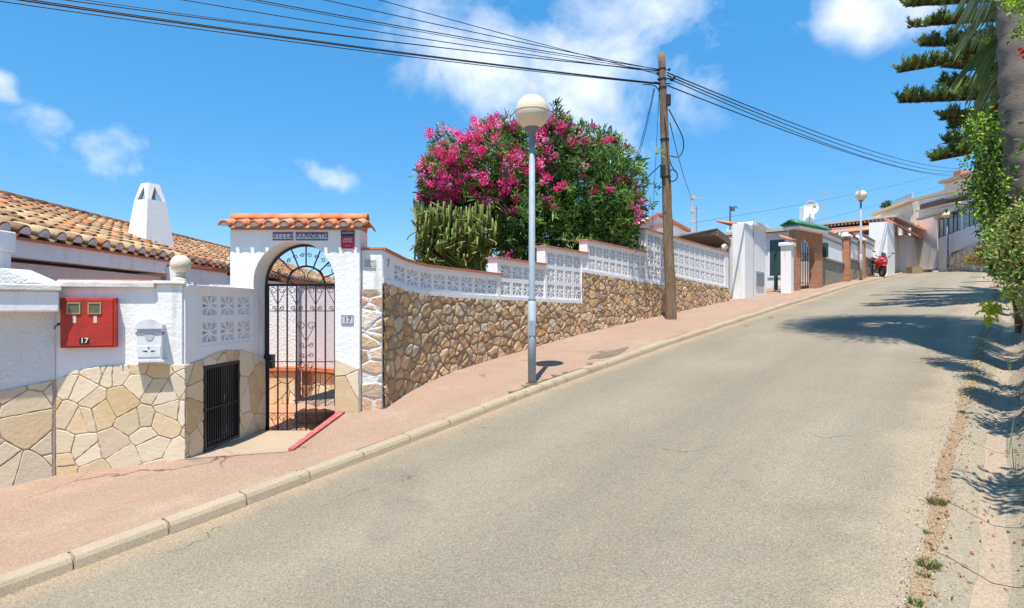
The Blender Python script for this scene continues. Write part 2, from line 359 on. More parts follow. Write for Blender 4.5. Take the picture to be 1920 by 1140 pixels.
# kerb : stones with joints, one structure
m=MB(); k0=-10.0
while k0<46:
    l=.5; s0,s1=k0+.006,k0+l-.006; w0=random.uniform(-.006,.006); h0=random.uniform(-.006,.006)
    for a,b in ((s0,s1),):
        Ls=[Ledge(a),Ledge(b)]
        pr=[(-.0,-.12),(.0,.0),(.012,.045),(.030,.070),(.125,.075),(.125,-.12)]
        vs=[W(a,Ls[0]+x+w0,zr(a)+z+h0) for x,z in pr]+[W(b,Ls[1]+x+w0,zr(b)+z+h0) for x,z in pr]
        n=len(pr); m.add(vs,[tuple(range(n)),tuple(range(2*n-1,n-1,-1))]+[(i,i+n,(i+1)%n+n,(i+1)%n) for i in range(n)])
    k0+=l
kb=struct(m.build('kerb',kerb_m),'pale stone kerb in short blocks along the left of the road','kerb')
kbev=kb.modifiers.new('bevel','BEVEL'); kbev.width=.006; kbev.segments=2
struct(strip('kerb_joint_mortar',simple('kerb_mortar',(.30,.23,.16),.95),ss,lambda s:Ledge(s)+.012,lambda s:Ledge(s)+.15,lambda s,L:.065 if L>Ledge(s)+.03 else .0,3),'mortar showing in the kerb joints','mortar')
# pavement
def Pmax(s): return float(np.interp(s,[-14,2.05,2.06,2.65,3.6,3.61,40,46,52,60],[6.2,6.2,5.27,4.66,5.29,6.25,6.25,8,9.,13]))
ps=sorted(set([round(x,3) for x in np.arange(-14,62,.25)]+[2.05,2.06,2.65,3.6,3.61]))
def pz(s,L): return .072+.003*math.sin(s*1.7+L)+max(0,min(1.6,L-4.17))*.036
struct(strip('pavement',pave_m,ps,lambda s:Ledge(s)+.122,Pmax,pz,8),'worn pink concrete pavement rising beside the boundary walls','pavement')
# landing in front of the gate (sunk)
m=MB(); m.smooth=False
A=W(2.0,5.30,0);B=W(2.66,4.62,0);C=Vector((-1.78,6.2,0));D=Vector((-2.80,6.2,0));A=Vector((-2.80,4.9,0))
def pvz(p): s_,L_=DS[0]*p.x+DS[1]*p.y,DL[0]*p.x+DL[1]*p.y; return zr(s_)+pz(s_,L_)
m.add([(A.x,A.y,pvz(A)+.003),(B.x,B.y,pvz(B)+.003),(C.x,C.y,-1.31),(D.x,D.y,-1.31),(-2.3,5.35,-1.315),(-1.78,5.7,-1.31)],[(0,1,4),(1,5,4),(5,2,3,4),(0,4,3)])
struct(m.build('landing',land_m),'sandy concrete landing sunk below the pavement at the gate','landing')
# red painted edge
m=MB()
a=W(2.655,4.66,0);b=W(3.6,5.29,0)
za=zr(2.655)+.10;zb=zr(3.6)+.125
n_=Vector((b.y-a.y,-(b.x-a.x),0)).normalized()
m.add([(a.x,a.y,za+.012),(b.x,b.y,zb+.012),(b.x+n_.x*.07,b.y+n_.y*.07,zb+.010),(a.x+n_.x*.05,a.y+n_.y*.05,za+.010),
       (a.x-.01,a.y,-1.36),(b.x-.01,b.y,-1.36),(b.x+n_.x*.07,b.y+n_.y*.07,zb-.05),(a.x+n_.x*.05,a.y+n_.y*.05,za-.05)],
      [(0,3,2,1),(0,1,5,4),(2,3,7,6),(0,4,7,3),(1,2,6,5)])
tag(m.build('step_edge',mat('red_step_paint',(.48,.10,.10),.85,(9,.6),(.40,.12,.11),bump=.004,bscale=60,stains=[(16,(.42,.32,.25),.55,.66,.8)])),'red painted concrete step edge slanting beside the gate landing','step edge')

# ------------------------------------------------------------------ stone generators
def clip(poly,p,n):
    out=[]; k=len(poly)
    for i in range(k):
        a=poly[i];b=poly[(i+1)%k]; da=(a[0]-p[0])*n[0]+(a[1]-p[1])*n[1]; db=(b[0]-p[0])*n[0]+(b[1]-p[1])*n[1]
        if da<=0: out.append(a)
        if (da<0<db) or (db<0<da):
            t=da/(da-db); out.append((a[0]+(b[0]-a[0])*t,a[1]+(b[1]-a[1])*t))
    return out
def shrink(poly,d):
    q=list(poly); k=len(poly); ar=sum(poly[i][0]*poly[(i+1)%k][1]-poly[(i+1)%k][0]*poly[i][1] for i in range(k))
    sg=1 if ar>0 else -1
    for i in range(k):
        a=poly[i];b=poly[(i+1)%k]; dx,dy=b[0]-a[0],b[1]-a[1]; l=math.hypot(dx,dy)
        if l<1e-6: continue
        n=(dy/l*sg,-dx/l*sg); q=clip(q,(a[0]-n[0]*d,a[1]-n[1]*d),n)
        if len(q)<3: return []
    return q
FLAGC=[(.70,.56,.36),(.72,.60,.42),(.66,.50,.29),(.72,.61,.45),(.69,.53,.37),(.64,.46,.24),(.72,.60,.43)]
def flags(name,parent,u0,u1,zlo,zhi,size,m3,seed,holes=(),off=.0135,joint=.006):
    """crazy-paving slabs on plane; zlo,zhi functions of u ; m3(u,v,w)->world"""
    rs=random.Random(seed); m=MB()
    vmin=min(zlo(u0),zlo(u1),zlo((u0+u1)/2))-.02; vmax=max(zhi(u0+(u1-u0)*i/8) for i in range(9))+.02
    nu=max(1,round((u1-u0)/size)); nv=max(1,round((vmax-vmin)/size)); pts=[]
    for i in range(-1,nu+1):
        for j in range(-1,nv+1):
            pts.append((u0+(i+.5+rs.uniform(-.46,.46))*(u1-u0)/nu, vmin+(j+.5+rs.uniform(-.46,.46))*(vmax-vmin)/nv))
            if rs.random()<.18: pts.pop()
            if rs.random()<.34: pts.append((u0+(i+rs.random())*(u1-u0)/nu, vmin+(j+rs.random())*(vmax-vmin)/nv))
    for p in pts:
        poly=[(u0,vmin-1),(u1,vmin-1),(u1,vmax+1),(u0,vmax+1)]
        for q in pts:
            if q is p: continue
            dx,dy=q[0]-p[0],q[1]-p[1]; d=math.hypot(dx,dy)
            if d>size*3.2 or d<1e-6: continue
            poly=clip(poly,((p[0]+q[0])/2,(p[1]+q[1])/2),(dx/d,dy/d))
            if len(poly)<3: break
        if len(poly)<3: continue
        for fn,sg in ((zlo,-1),(zhi,1)):
            cu=sum(x[0] for x in poly)/len(poly); e=.03; g=(fn(cu+e)-fn(cu-e))/(2*e); n=(-g*sg,sg); l=math.hypot(*n)
            poly=clip(poly,(cu,fn(cu)),(n[0]/l,n[1]/l))
            if len(poly)<3: break
        if len(poly)<3: continue
        hit_=False; pcs=[poly]
        for h in holes:
            nw=[]
            for pl in pcs:
                a=clip(pl,(h[0],0),(1,0)); 
                if len(a)>2: nw.append(a)
                a=clip(pl,(h[1],0),(-1,0))
                if len(a)>2: nw.append(a)
                mid=clip(clip(pl,(h[0],0),(-1,0)) or [],(h[1],0),(1,0)) if len(clip(pl,(h[0],0),(-1,0)))>2 else []
                if len(mid)>2:
                    a=clip(mid,(0,h[3]),(0,-1))
                    if len(a)>2: nw.append(a)
                    a=clip(mid,(0,h[2]),(0,1))
                    if len(a)>2: nw.append(a)
            pcs=nw
        col=rs.choice(FLAGC); k=rs.uniform(.85,1.08); col=tuple(x*k for x in col)
        for pl in pcs:
            pl=shrink(pl,joint*rs.uniform(.8,1.7))
            if len(pl)<3: continue
            q_=[]
            for i in range(len(pl)):
                a_=pl[i];b_=pl[(i+1)%len(pl)]; l_=math.hypot(b_[0]-a_[0],b_[1]-a_[1]); q_.append(a_); kk=int(l_/.035)
                for z_ in range(1,kk+1):
                    f_=z_/(kk+1); j_=rs.uniform(-.0045,.0025); q_.append((a_[0]+(b_[0]-a_[0])*f_-(b_[1]-a_[1])/l_*j_,a_[1]+(b_[1]-a_[1])*f_+(b_[0]-a_[0])/l_*j_))
            pl=q_
            n=len(pl); o2=off+rs.uniform(-.002,.0025)
            ar=sum(pl[i][0]*pl[(i+1)%n][1]-pl[(i+1)%n][0]*pl[i][1] for i in range(n))
            if ar<0: pl=pl[::-1]
            if abs(ar)<.0004: continue
            cu=sum(x[0] for x in pl)/n; cv=sum(x[1] for x in pl)/n
            sc=max(.5,1-.010/math.sqrt(abs(ar)/2))
            b0=[m3(x,y,-.004) for x,y in pl]; b1=[m3(x,y,o2-.003) for x,y in pl]; b2=[m3(cu+(x-cu)*sc,cv+(y-cv)*sc,o2) for x,y in pl]
            m.add(b0+b1+b2,[(i,(i+1)%n,(i+1)%n+n,i+n) for i in range(n)]+[(i+n,(i+1)%n+n,(i+1)%n+2*n,i+2*n) for i in range(n)]+[tuple(range(2*n,3*n))],col)
    return m.build(name,flag,parent)
RUBC=[(.58,.42,.25),(.60,.46,.30),(.52,.37,.22),(.64,.52,.36),(.56,.35,.20),(.50,.40,.27),(.66,.54,.37),(.62,.42,.20),(.46,.33,.20),(.58,.52,.43),(.60,.40,.27)]
RUBC=[(a*1.10,b*1.0,c*.86) for a,b,c in RUBC]
def rubble(name,parent,m3,u0,u1,zlo,zhi,su=.17,sv=.13,res=.016,amp=.035,mcol=(.22,.145,.09),seed=1,cols=RUBC,mat_=None,mw=.018,keep=1.0,jitter=.42,wk=1):
    rs=np.random.default_rng(seed)
    nu=int((u1-u0)/su)+3; vmin=min(zlo(u0+(u1-u0)*i/20) for i in range(21)); vmax=max(zhi(u0+(u1-u0)*i/20) for i in range(21)); nv=int((vmax-vmin)/sv)+3
    P_=[]
    for j in range(nv):
        for i in range(nu):
            if rs.random()<.12: continue
            P_.append((u0-su+(i+.5*(j%2)+rs.uniform(-jitter,jitter))*su, vmin-sv*.8+(j+rs.uniform(-jitter,jitter))*sv, rs.uniform(-.03,.03)))
            if rs.random()<.16: P_.append((P_[-1][0]+su*.5,P_[-1][1]+sv*rs.uniform(-.5,.5),-.015))
    P_=np.array(P_); cl=np.array([cols[k] for k in rs.integers(0,len(cols),len(P_))])*rs.uniform(.7,1.22,(len(P_),1)); hs=rs.uniform(.55,1.0,len(P_)); 
    has=rs.random(len(P_))<keep
    n=int((u1-u0)/res)+1; k=int((vmax-vmin)/res)+1
    us=np.linspace(u0,u1,n); V=np.zeros((n,k,3)); C_=np.zeros((n,k,3))
    for i,u in enumerate(us):
        a,b=zlo(u),zhi(u); vs=np.linspace(a,b,k)
        wu=u+wk*(.012*np.sin(vs*14+u*7)+.004*np.sin(vs*41-u*31)); wv=vs+wk*(.010*np.sin(u*15+vs*11)+.004*np.sin(u*43+vs*30))
        near=P_[:,0]; sel=np.abs(near-u)<su*2.6; Q=P_[sel]; idx=np.nonzero(sel)[0]
        dx=(wu[:,None]-Q[None,:,0])/su*.15; dy=(wv[:,None]-Q[None,:,1])/sv*.15
        d=np.sqrt(dx*dx+dy*dy)-Q[None,:,2]
        o=np.argsort(d,axis=1)[:,:2]; r=np.arange(k); d1=d[r,o[:,0]]; d2=d[r,o[:,1]]; e=d2-d1
        id_=idx[o[:,0]]
        t=np.clip(e/.055,0,1); h=np.sqrt(1-(1-t)**2)*amp*hs[id_]*np.where(has[id_],1,.05)
        h+=amp*t*(.05*np.sin(u*37+vs*21+id_*2.1)+.04*np.sin(vs*61-u*29+id_))
        isM=np.clip((e-mw*.5)/(mw*.6),0,1)*has[id_]; isM=isM[:,None]
        C_[i]=cl[id_]*isM+np.array(mcol)*(1-isM)
        for j in range(k): V[i,j]=m3(u,vs[j],h[j])
    m=MB(); m.v=[tuple(x) for x in V.reshape(-1,3)]
    fl=[(i*k+j,(i+1)*k+j,(i+1)*k+j+1,i*k+j+1) for i in range(n-1) for j in range(k-1)]
    m.f=fl; m.sm=[True]*len(fl); m.c=[(1,1,1)]*len(fl)
    o=m.build(name,mat_ or rubble_m,parent)
    me=o.data; at=me.color_attributes['Col']; li=np.empty(len(me.loops),dtype=np.int32); me.loops.foreach_get('vertex_index',li)
    cc=C_.reshape(-1,3)[li]; at.data.foreach_set('color',np.concatenate([cc,np.ones((len(cc),1))],1).astype(np.float32).ravel())
    return o
TILEN=[(.62,.22,.10),(.66,.27,.13),(.58,.19,.09),(.68,.33,.18),(.60,.24,.12)]
TILEO=[(.56,.29,.14),(.60,.37,.18),(.62,.44,.23),(.46,.23,.12),(.64,.28,.13),(.36,.20,.11),(.64,.47,.27),(.52,.32,.17),(.66,.25,.12),(.28,.17,.10)]
def btile(m,a,b,r0,r1,nrm,th=.012,col=(1,1,1),n=7,up=1,arc=PI):
    """barrel tile (half tube) from a to b, convex along nrm*up"""
    a=Vector(a);b=Vector(b);d=(b-a).normalized(); nrm=Vector(nrm); nrm=(nrm-d*nrm.dot(d)).normalized(); x=d.cross(nrm)
    vs=[]
    for p,r in ((a,r0),(b,r1)):
        for rr in (r,r-th):
            for k in range(n+1):
                t=-arc/2+arc*k/n; vs.append(p+x*math.sin(t)*rr+nrm*up*math.cos(t)*rr)
    q=n+1; fs=[]
    for k in range(n):
        fs.append((k,k+1,2*q+k+1,2*q+k)); fs.append((q+k+1,q+k,3*q+k,3*q+k+1)); fs.append((k+1,k,q+k,q+k+1)); fs.append((2*q+k,2*q+k+1,3*q+k+1,3*q+k))
    fs.append((0,2*q,3*q,q)); fs.append((n,q+n,3*q+n,2*q+n))
    m.smooth=True; m.add(vs,fs,col); m.smooth=False
# breeze block screens: builds blocks on a plane/curve
def breeze(name,parent,m3,blocks,mt,dep=.09,fr=.035,hub=.03,sp=.022):
    dep*=.75; fr*=.72; sp*=.72; hub*=.8
    """blocks list (u0,u1,z0a,z1a,z0b,z1b): left edge z0a..z1a, right edge z0b..z1b ; m3(u,z,w)"""
    m=MB()
    def bar2(p,q,w,bl,ins=0):
        # p,q in unit block coords
        u0,u1,z0a,z1a,z0b,z1b=bl
        W_=(u1-u0); H_=(z1a-z0a+z1b-z0b)/2
        P0=Vector((p[0]*W_,p[1]*H_));Q0=Vector((q[0]*W_,q[1]*H_)); d=(Q0-P0).normalized(); nn=Vector((-d.y,d.x))*w/2
        c=[P0-nn,Q0-nn,Q0+nn,P0+nn]; vs=[]
        for dd in (-ins,-dep+ins):
            for x in c:
                a=x.x/W_; b=x.y/H_; u=u0+a*W_; z=(z0a*(1-a)+z0b*a)*(1-b)+(z1a*(1-a)+z1b*a)*b
                vs.append(m3(u,z,dd))
        m.add(vs,[(0,1,2,3),(7,6,5,4),(0,4,5,1),(1,5,6,2),(2,6,7,3),(3,7,4,0)])
    for bl in blocks:
        W_=bl[1]-bl[0]; H_=(bl[3]-bl[2]+bl[5]-bl[4])/2
        fx=fr/W_/2; fz=fr/H_/2
        bar2((0,fz),(1,fz),fr,bl);bar2((0,1-fz),(1,1-fz),fr,bl);bar2((fx,2*fz),(fx,1-2*fz),fr,bl);bar2((1-fx,2*fz),(1-fx,1-2*fz),fr,bl)
        bar2((.5,.5-.5*hub*1.6/H_),(.5,.5+.5*hub*1.6/H_),hub*1.6,bl,.002)
        for k in range(8):
            a=PI/8+k*PI/4; t=1/max(abs(math.cos(a)),abs(math.sin(a)))*.5
            r=(t-.0)*1.0; e0=.06
            bar2((.5+math.cos(a)*e0,.5+math.sin(a)*e0),(.5+math.cos(a)*r*(1-2.6*fx),.5+math.sin(a)*r*(1-2.6*fz)),sp,bl,.005)
    return m.build(name,mt,parent)
def text(name,s,mt,loc,rx,size,parent=None,rotz=0,ext=.002,align='CENTER',xscale=1):
    cu=bpy.data.curves.new(name,'FONT'); cu.body=s; cu.size=size; cu.extrude=ext; cu.offset=size*.012; cu.align_x=align; cu.align_y='CENTER'
    ob=bpy.data.objects.new(name,cu); COL.objects.link(ob); dg=bpy.context.evaluated_depsgraph_get(); me=bpy.data.meshes.new_from_object(ob.evaluated_get(dg))
    COL.objects.unlink(ob); bpy.data.objects.remove(ob); me.name=name
    me.materials.clear(); me.materials.append(mt)
    o=bpy.data.objects.new(name,me); link(o,parent); o.rotation_euler=(rx,0,rotz); o.scale=(xscale,1,1)
    p=parent; of=Vector((0,0,0))
    while p is not None:
        if p in OFF: of=OFF[p]; break
        p=p.parent
    o.location=Vector(loc)-of
    return o
exec_parts=[]
# ------------------------------------------------------------------ LEFT BOUNDARY WALL (front, plane facing viewer)
FA=Vector((-3.63,4.67,0)); FB=Vector((-2.755,4.93,0)); FD=(FB-FA).normalized(); FN=Vector((FD.y,-FD.x,0)); FL=(FB-FA).length
def f3(u,z,w): p=FA+FD*u+FN*w; return Vector((p.x,p.y,z))
def fpix(px,py):    # point on front wall plane seen at a photo pixel -> (u,z)
    k=(px-CX)/F; u=(k*FA.y-FA.x)/(FD.x-k*FD.y); p=FA+FD*u; return u,(HY-py)/F*p.y
uP=fpix(292,500)[0]
bw=thing('boundary_wall',(-3.2,4.8,-1.3),'low white rendered wall with cream crazy-paving base left of the gate','wall')
m=MB()
def wbox(m,u0,u1,z0,z1,w0,w1): m.add([f3(u0,z0,w1),f3(u1,z0,w1),f3(u1,z0,w0),f3(u0,z0,w0),f3(u0,z1,w1),f3(u1,z1,w1),f3(u1,z1,w0),f3(u0,z1,w0)],[(0,3,2,1),(4,5,6,7),(0,1,5,4),(1,2,6,5),(2,3,7,6),(3,0,4,7)])
wbox(m,0,uP+.002,-1.6,.155,-.22,0)
wall=m.build('plaster',plaster,bw)
m=MB(); wbox(m,.01,uP-.002,.156,.20,-.24,.045); wbox(m,.01,uP-.002,.2005,.212,-.2,.02); m.build('coping',dirtycap,bw,bevel=.006)
m=MB(); wbox(m,uP-.1,uP-.004,.2125,.222,-.2,.0); wbox(m,.012,uP-.11,.2125,.224,-.21,-.01); m.build('tile_trim',redtrim,bw)
def pave_z_at(p): s=DS[0]*p.x+DS[1]*p.y; L=DL[0]*p.x+DL[1]*p.y; return zr(s)+pz(s,L)
cl=[fpix(x,y) for x,y in ((105,711),(125,702),(150,693),(175,688),(205,684),(250,682),(345,683))]
cu_=[c[0] for c in cl]; cz_=[c[1] for c in cl]
fhi=lambda u: float(np.interp(u,cu_,cz_))
flo=lambda u: pave_z_at(f3(u,0,0))-.03
m=MB()
for i in range(24):
    a=FL*i/24;b=FL*(i+1)/24; m.add([f3(a,-1.6,.006),f3(b,-1.6,.006),f3(b,fhi(b)-.004,.006),f3(a,fhi(a)-.004,.006)],[(0,1,2,3)])
m.build('joints',mortar,bw)
flags('stone_cladding',bw,0.004,FL+.012,flo,fhi,.20,f3,29,joint=.003)
# corner pillar with ball
m=MB(); wbox(m,uP,FL-.012,-1.6,.188,-.26,.005); m.build('pillar',plaster,bw,bevel=.008)
m=MB(); wbox(m,uP-.02,FL+.012,.189,.215,-.27,.03); m.build('pillar_cap',smooth_w,bw,bevel=.006)
bc=f3(FL-.045,0,-.08)
fin=thing('ball_finial',(bc.x,bc.y,.216),'small cream stone ball on a round foot on the white pillar','ball finial')
m=MB(); m.smooth=True; m.lathe([(.001,0),(.062,0),(.066,.012),(.05,.028),(.034,.04),(.03,.055),(.04,.068),(.03,.075)],(bc.x,bc.y,.216),20); m.build('foot',agedcap,fin)
m=MB(); m.smooth=True; m.sphere((bc.x,bc.y,.216+.145),.081,24,14); m.build('ball',agedcap,fin)

# wall further left (0-105 px), turning toward viewer
GA=Vector((-4.55,3.84,0)); GB=Vector((-3.635,4.665,0)); GD=(GB-GA).normalized(); GN=Vector((GD.y,-GD.x,0)); GL=(GB-GA).length
def g3(u,z,w): p=GA+GD*u+GN*w; return Vector((p.x,p.y,z))
def gbox(m,u0,u1,z0,z1,w0,w1): m.add([g3(u0,z0,w1),g3(u1,z0,w1),g3(u1,z0,w0),g3(u0,z0,w0),g3(u0,z1,w1),g3(u1,z1,w1),g3(u1,z1,w0),g3(u0,z1,w0)],[(0,3,2,1),(4,5,6,7),(0,1,5,4),(1,2,6,5),(2,3,7,6),(3,0,4,7)])
gw=thing('boundary_wall',(-4.1,4.2,-1.4),'shaded white wall under a deep overhanging ledge at the left frame edge','wall')
m=MB(); gbox(m,-3.0,GL,-1.7,-.04,-.25,0); m.build('plaster',roughpl,gw)
m=MB(); gbox(m,-3.0,GL+.015,-.04,.12,-.27,.16); m.build('ledge',smooth_w,gw,bevel=.012)
m=MB(); gbox(m,-3.0,GL+.03,.1205,.172,-.29,.185); m.build('ledge_cap',dirtycap,gw,bevel=.01)
ghi=lambda u: float(np.interp(u,[GL-1.2,GL-.32,GL],[-.78,-.635,-.575]))
glo=lambda u: pave_z_at(g3(u,0,0))-.03
m=MB(); gbox(m,-3,GL,-1.7,-.80,0.001,.006)
for i in range(12):
    a=GL-1.3+1.3*i/12;b=GL-1.3+1.3*(i+1)/12; m.add([g3(a,-1.6,.007),g3(b,-1.6,.007),g3(b,ghi(b)-.004,.007),g3(a,ghi(a)-.004,.007)],[(0,1,2,3)])
m.build('joints',mortar,gw)
flags('stone_cladding',gw,GL-1.3,GL-.012,glo,ghi,.24,g3,27,joint=.004)
m=MB(); m.sphere(g3(GL-.55,.155,.02),.0001); 

# side wall of the recess (faces +X)
RA=Vector((-2.755,4.93,0)); RB=Vector((-2.69,6.1,0)); RD=(RB-RA).normalized(); RN=Vector((RD.y,-RD.x,0)); RL=(RB-RA).length
def r3(u,z,w): p=RA+RD*u+RN*w; return Vector((p.x,p.y,z))
def rpix(px,py):
    k=(px-CX)/F; u=(k*RA.y-RA.x)/(RD.x-k*RD.y); p=RA+RD*u; return u,(HY-py)/F*p.y
def rbox(m,u0,u1,z0,z1,w0,w1): m.add([r3(u0,z0,w1),r3(u1,z0,w1),r3(u1,z0,w0),r3(u0,z0,w0),r3(u0,z1,w1),r3(u1,z1,w1),r3(u1,z1,w0),r3(u0,z1,w0)],[(0,3,2,1),(4,5,6,7),(0,1,5,4),(1,2,6,5),(2,3,7,6),(3,0,4,7)])
sw=thing('side_wall',(-2.75,5.5,-1.3),'shaded white return wall with six pierced blocks beside the gate','wall')
u_a,_=rpix(377,600); u_b,_=rpix(473,600); db0,_=rpix(380,700); db1,_=rpix(446,700)
BZ0,BZ1=-.355,.130
DZ0,DZ1=-1.285,-.53
m=MB()
t_=-.16
rbox(m,.015,db0,-1.6,BZ0,t_,0); rbox(m,db1,RL,-1.6,BZ0,t_,0); rbox(m,db0,db1,DZ1,BZ0,t_,0); rbox(m,db0,db1,-1.6,DZ0,t_,0)
rbox(m,.015,u_a,BZ0,BZ1,t_,0); rbox(m,u_b,RL,BZ0,BZ1,t_,0)
rbox(m,.015,RL,BZ1,.165,t_,0)
m.build('plaster',smooth_w,sw)
m=MB(); rbox(m,.02,RL-.0,.1655,.19,t_-.02,.02); m.build('coping',smooth_w,sw,bevel=.005)
pw=(u_b-u_a)/3; ph=(BZ1-BZ0)/2; bl=[]
for i in range(3):
    for j in range(2): bl.append((u_a+i*pw,u_a+(i+1)*pw,BZ0+j*ph,BZ0+(j+1)*ph,BZ0+j*ph,BZ0+(j+1)*ph))
breeze('breeze_blocks',sw,lambda u,z,w:r3(u,z,w-.008),bl,smooth_w,.08,.05,.03,.026)
cl2=[rpix(x,y) for x,y in ((345,684),(380,672),(400,662),(425,656),(455,656),(480,664),(498,674))]
c2u=[c[0] for c in cl2]; c2z=[c[1] for c in cl2]
rhi=lambda u: float(np.interp(u,c2u,c2z)); rlo=lambda u: -1.32+(.05 if u<.1 else 0)
m=MB()
RE=RL+.25
for i in range(36):
    a=RE*i/36;b=RE*(i+1)/36
    if b>db0 and a<db1:
        m.add([r3(a,DZ1,.006),r3(b,DZ1,.006),r3(b,rhi(b)-.004,.006),r3(a,rhi(a)-.004,.006)],[(0,1,2,3)]); 
    else: m.add([r3(a,-1.4,.006),r3(b,-1.4,.006),r3(b,rhi(b)-.004,.006),r3(a,rhi(a)-.004,.006)],[(0,1,2,3)])
m.build('joints',mortar,sw)
flags('stone_cladding',sw,0.0,RE-.002,rlo,rhi,.22,r3,6,joint=.004,holes=[(db0,db1,DZ0-.1,DZ1)])
# inside dark box behind grille door
gd=thing('grille_door',tuple(r3(db0,DZ0,0)),'low black barred metal door in the stone base beside the gate','door')
m=MB(); fw=.028
rbox(m,db0,db0+fw,DZ0,DZ1,-.02,.02); rbox(m,db1-fw,db1,DZ0,DZ1,-.02,.02); rbox(m,db0+fw,db1-fw,DZ1-fw,DZ1,-.02,.02); rbox(m,db0+fw,db1-fw,DZ0,DZ0+fw,-.02,.02)
rbox(m,db0+fw,db1-fw,-.93,-.915,-.012,.012)
m.build('frame',iron,gd)
n=15
m=MB()
for i in range(n):
    u=db0+fw+(db1-db0-2*fw)*(i+.5)/n; m.bar(r3(u,DZ0+fw,0),r3(u,DZ1-fw,0),.011,.011)
m.build('bars',iron,gd)
m=MB(); 
for z in (-.68,-1.12): m.tube([r3(db1+.006,z-.03,.012),r3(db1+.006,z+.03,.012)],.009,8)
m.build('hinges',iron,gd)
m=MB(); rbox(m,db0-.03,db1+.03,DZ0-.05,DZ1+.03,-.50,-.45); rbox(m,db0-.03,db0-.005,DZ0-.05,DZ1+.03,-.449,-.165); rbox(m,db1+.005,db1+.03,DZ0-.05,DZ1+.03,-.449,-.165); rbox(m,db0-.03,db1+.03,DZ1+.031,DZ1+.06,-.5,-.165); m.build('cupboard_back',simple('dark_brown_board',(.06,.045,.035),.9),gd)
m=MB(); m.tube([r3(db0+.1,-1.05,-.3),r3(db0+.3,-.8,-.3),r3(db1-.1,-.72,-.25)],.02,6); m.tube([r3(db0+.2,-1.2,-.35),r3(db0+.24,-.65,-.35)],.03,6); m.build('pipes',simple('copper_pipe',(.16,.1,.06),.6),gd)

# meter cabinet
u0,z1=fpix(119,558); u1,z0=fpix(222,650)
mc=thing('meter_cabinet',tuple(f3(u0,z0,0)),'dented red metal utility cabinet with two small windows on the white wall','cabinet')
m=MB(); wbox(m,u0,u1,z0,z1,.002,.062); body=m.build('body',redpaint,mc,bevel=.006)
m=MB(); wbox(m,u0+.045,u0+.365,z0+.012,z1-.012,.0625,.070); m.build('door',redpaint,mc,bevel=.004)
m=MB(); wbox(m,u0+.385,u1-.004,z0+.004,z1-.004,.0625,.082); m.build('side_flap',redpaint,mc,bevel=.006)
brass=simple('dull_brass',(.42,.36,.2),.5,metal=.3); gl=mat('dirty_window',(.10,.11,.06),.25,(30,.6),(.18,.17,.1),spec=.5)
for px in (145.5,184):
    uu,zz=fpix(px,578)
    m=MB(); h=.046
    wbox(m,uu-h,uu+h,zz-h,zz-h+.009,.0705,.078);wbox(m,uu-h,uu+h,zz+h-.009,zz+h,.0705,.078);wbox(m,uu-h,uu-h+.009,zz-h+.009,zz+h-.009,.0705,.078);wbox(m,uu+h-.009,uu+h,zz-h+.009,zz+h-.009,.0705,.078)
    fr_=m.build('window_frame',brass,mc)
    m=MB(); wbox(m,uu-h+.009,uu+h-.009,zz-h+.009,zz+h-.009,.0705,.073); m.build('pane',gl,fr_)
    m=MB(); wbox(m,uu-.008,uu+.015,zz-h-.07,zz-h-.012,.0705,.0715); m.build('sticker',simple('off_white_sticker',(.7,.6,.5),.7),mc)
uu,zz=fpix(165,638)
m=MB(); wbox(m,uu-.034,uu+.034,zz-.024,zz+.024,.0705,.073); pl=m.build('number_plate',simple('black_plate',(.03,.025,.01),.5),mc)
ang=math.atan2(FD.y,FD.x)
text('number','17',simple('pale_paint',(.8,.78,.6),.6),f3(uu,zz,.0735),PI/2,.058,mc,ang,.001)
m=MB(); m.smooth=True; m.tube([f3(u0-.004,z0+.19,.05),f3(u0-.03,z0+.17,.075),f3(u0-.028,z0+.15,.08)],.005,6); m.sphere(f3(u0-.01,z0+.19,.06),.012,10,6); m.build('lock',iron,mc)

# mailbox
u0,_=fpix(260,640); u1,_=fpix(312,640); _,z0=fpix(285,676); _,z1=fpix(285,597)
mb=thing('mailbox',tuple(f3(u0,z0,0)),'white metal letterbox with curved top on the white pillar base','mailbox')
uc=(u0+u1)/2; hw=(u1-u0)/2
def archpoly(hw,zb,zs,rise,n=10): return [(-hw,zb),(hw,zb),(hw,zs)]+[(hw*math.cos(PI*i/n)*.999,zs+rise*math.sin(PI*i/n)) for i in range(1,n)]+[(-hw,zs)]
m=MB(); m.prism([f3(uc+x,z,.004) for x,z in archpoly(hw-.012,z0+.01,z1-.065,.055)],FN*.085); m.build('body',whitemetal,mb,bevel=.003)
m=MB(); m.prism([f3(uc+x,z,.004) for x,z in [(-hw,z1-.085)]+[(hw,z1-.085),(hw,z1-.07)]+[(hw*math.cos(PI*i/12),z1-.07+.07*math.sin(PI*i/12)) for i in range(1,12)]+[(-hw,z1-.07)]],FN*.105); m.build('hood',whitemetal,mb,bevel=.004)
m=MB(); wbox(m,u0+.016,u1-.016,z1-.118,z1-.100,.0895,.097); m.build('letter_flap',simple('grey_white_enamel',(.55,.57,.6),.5),mb,bevel=.003)
m=MB(); wbox(m,u0+.02,u1-.02,z0+.036,z0+.128,.0895,.0945); m.build('door',whitemetal,mb,bevel=.002)
for a_,b_ in ((-.05,-.012),(.012,.05)):
    m=MB(); m.prism([f3(uc+a_,z0+.088,.0946),f3(uc+a_*(.6 if a_<0 else 1)+(.0),z0+.078,.0946),f3(uc+b_*(1 if a_<0 else .6),z0+.078,.0946),f3(uc+b_,z0+.088,.0946)],FN*.001); m.build('slot',darkhole,mb)
m=MB(); m.tube([f3(uc-.004,z0+.112,.0946),f3(uc-.004,z0+.112,.0975)],.006,10); m.build('keyhole',darkhole,mb)
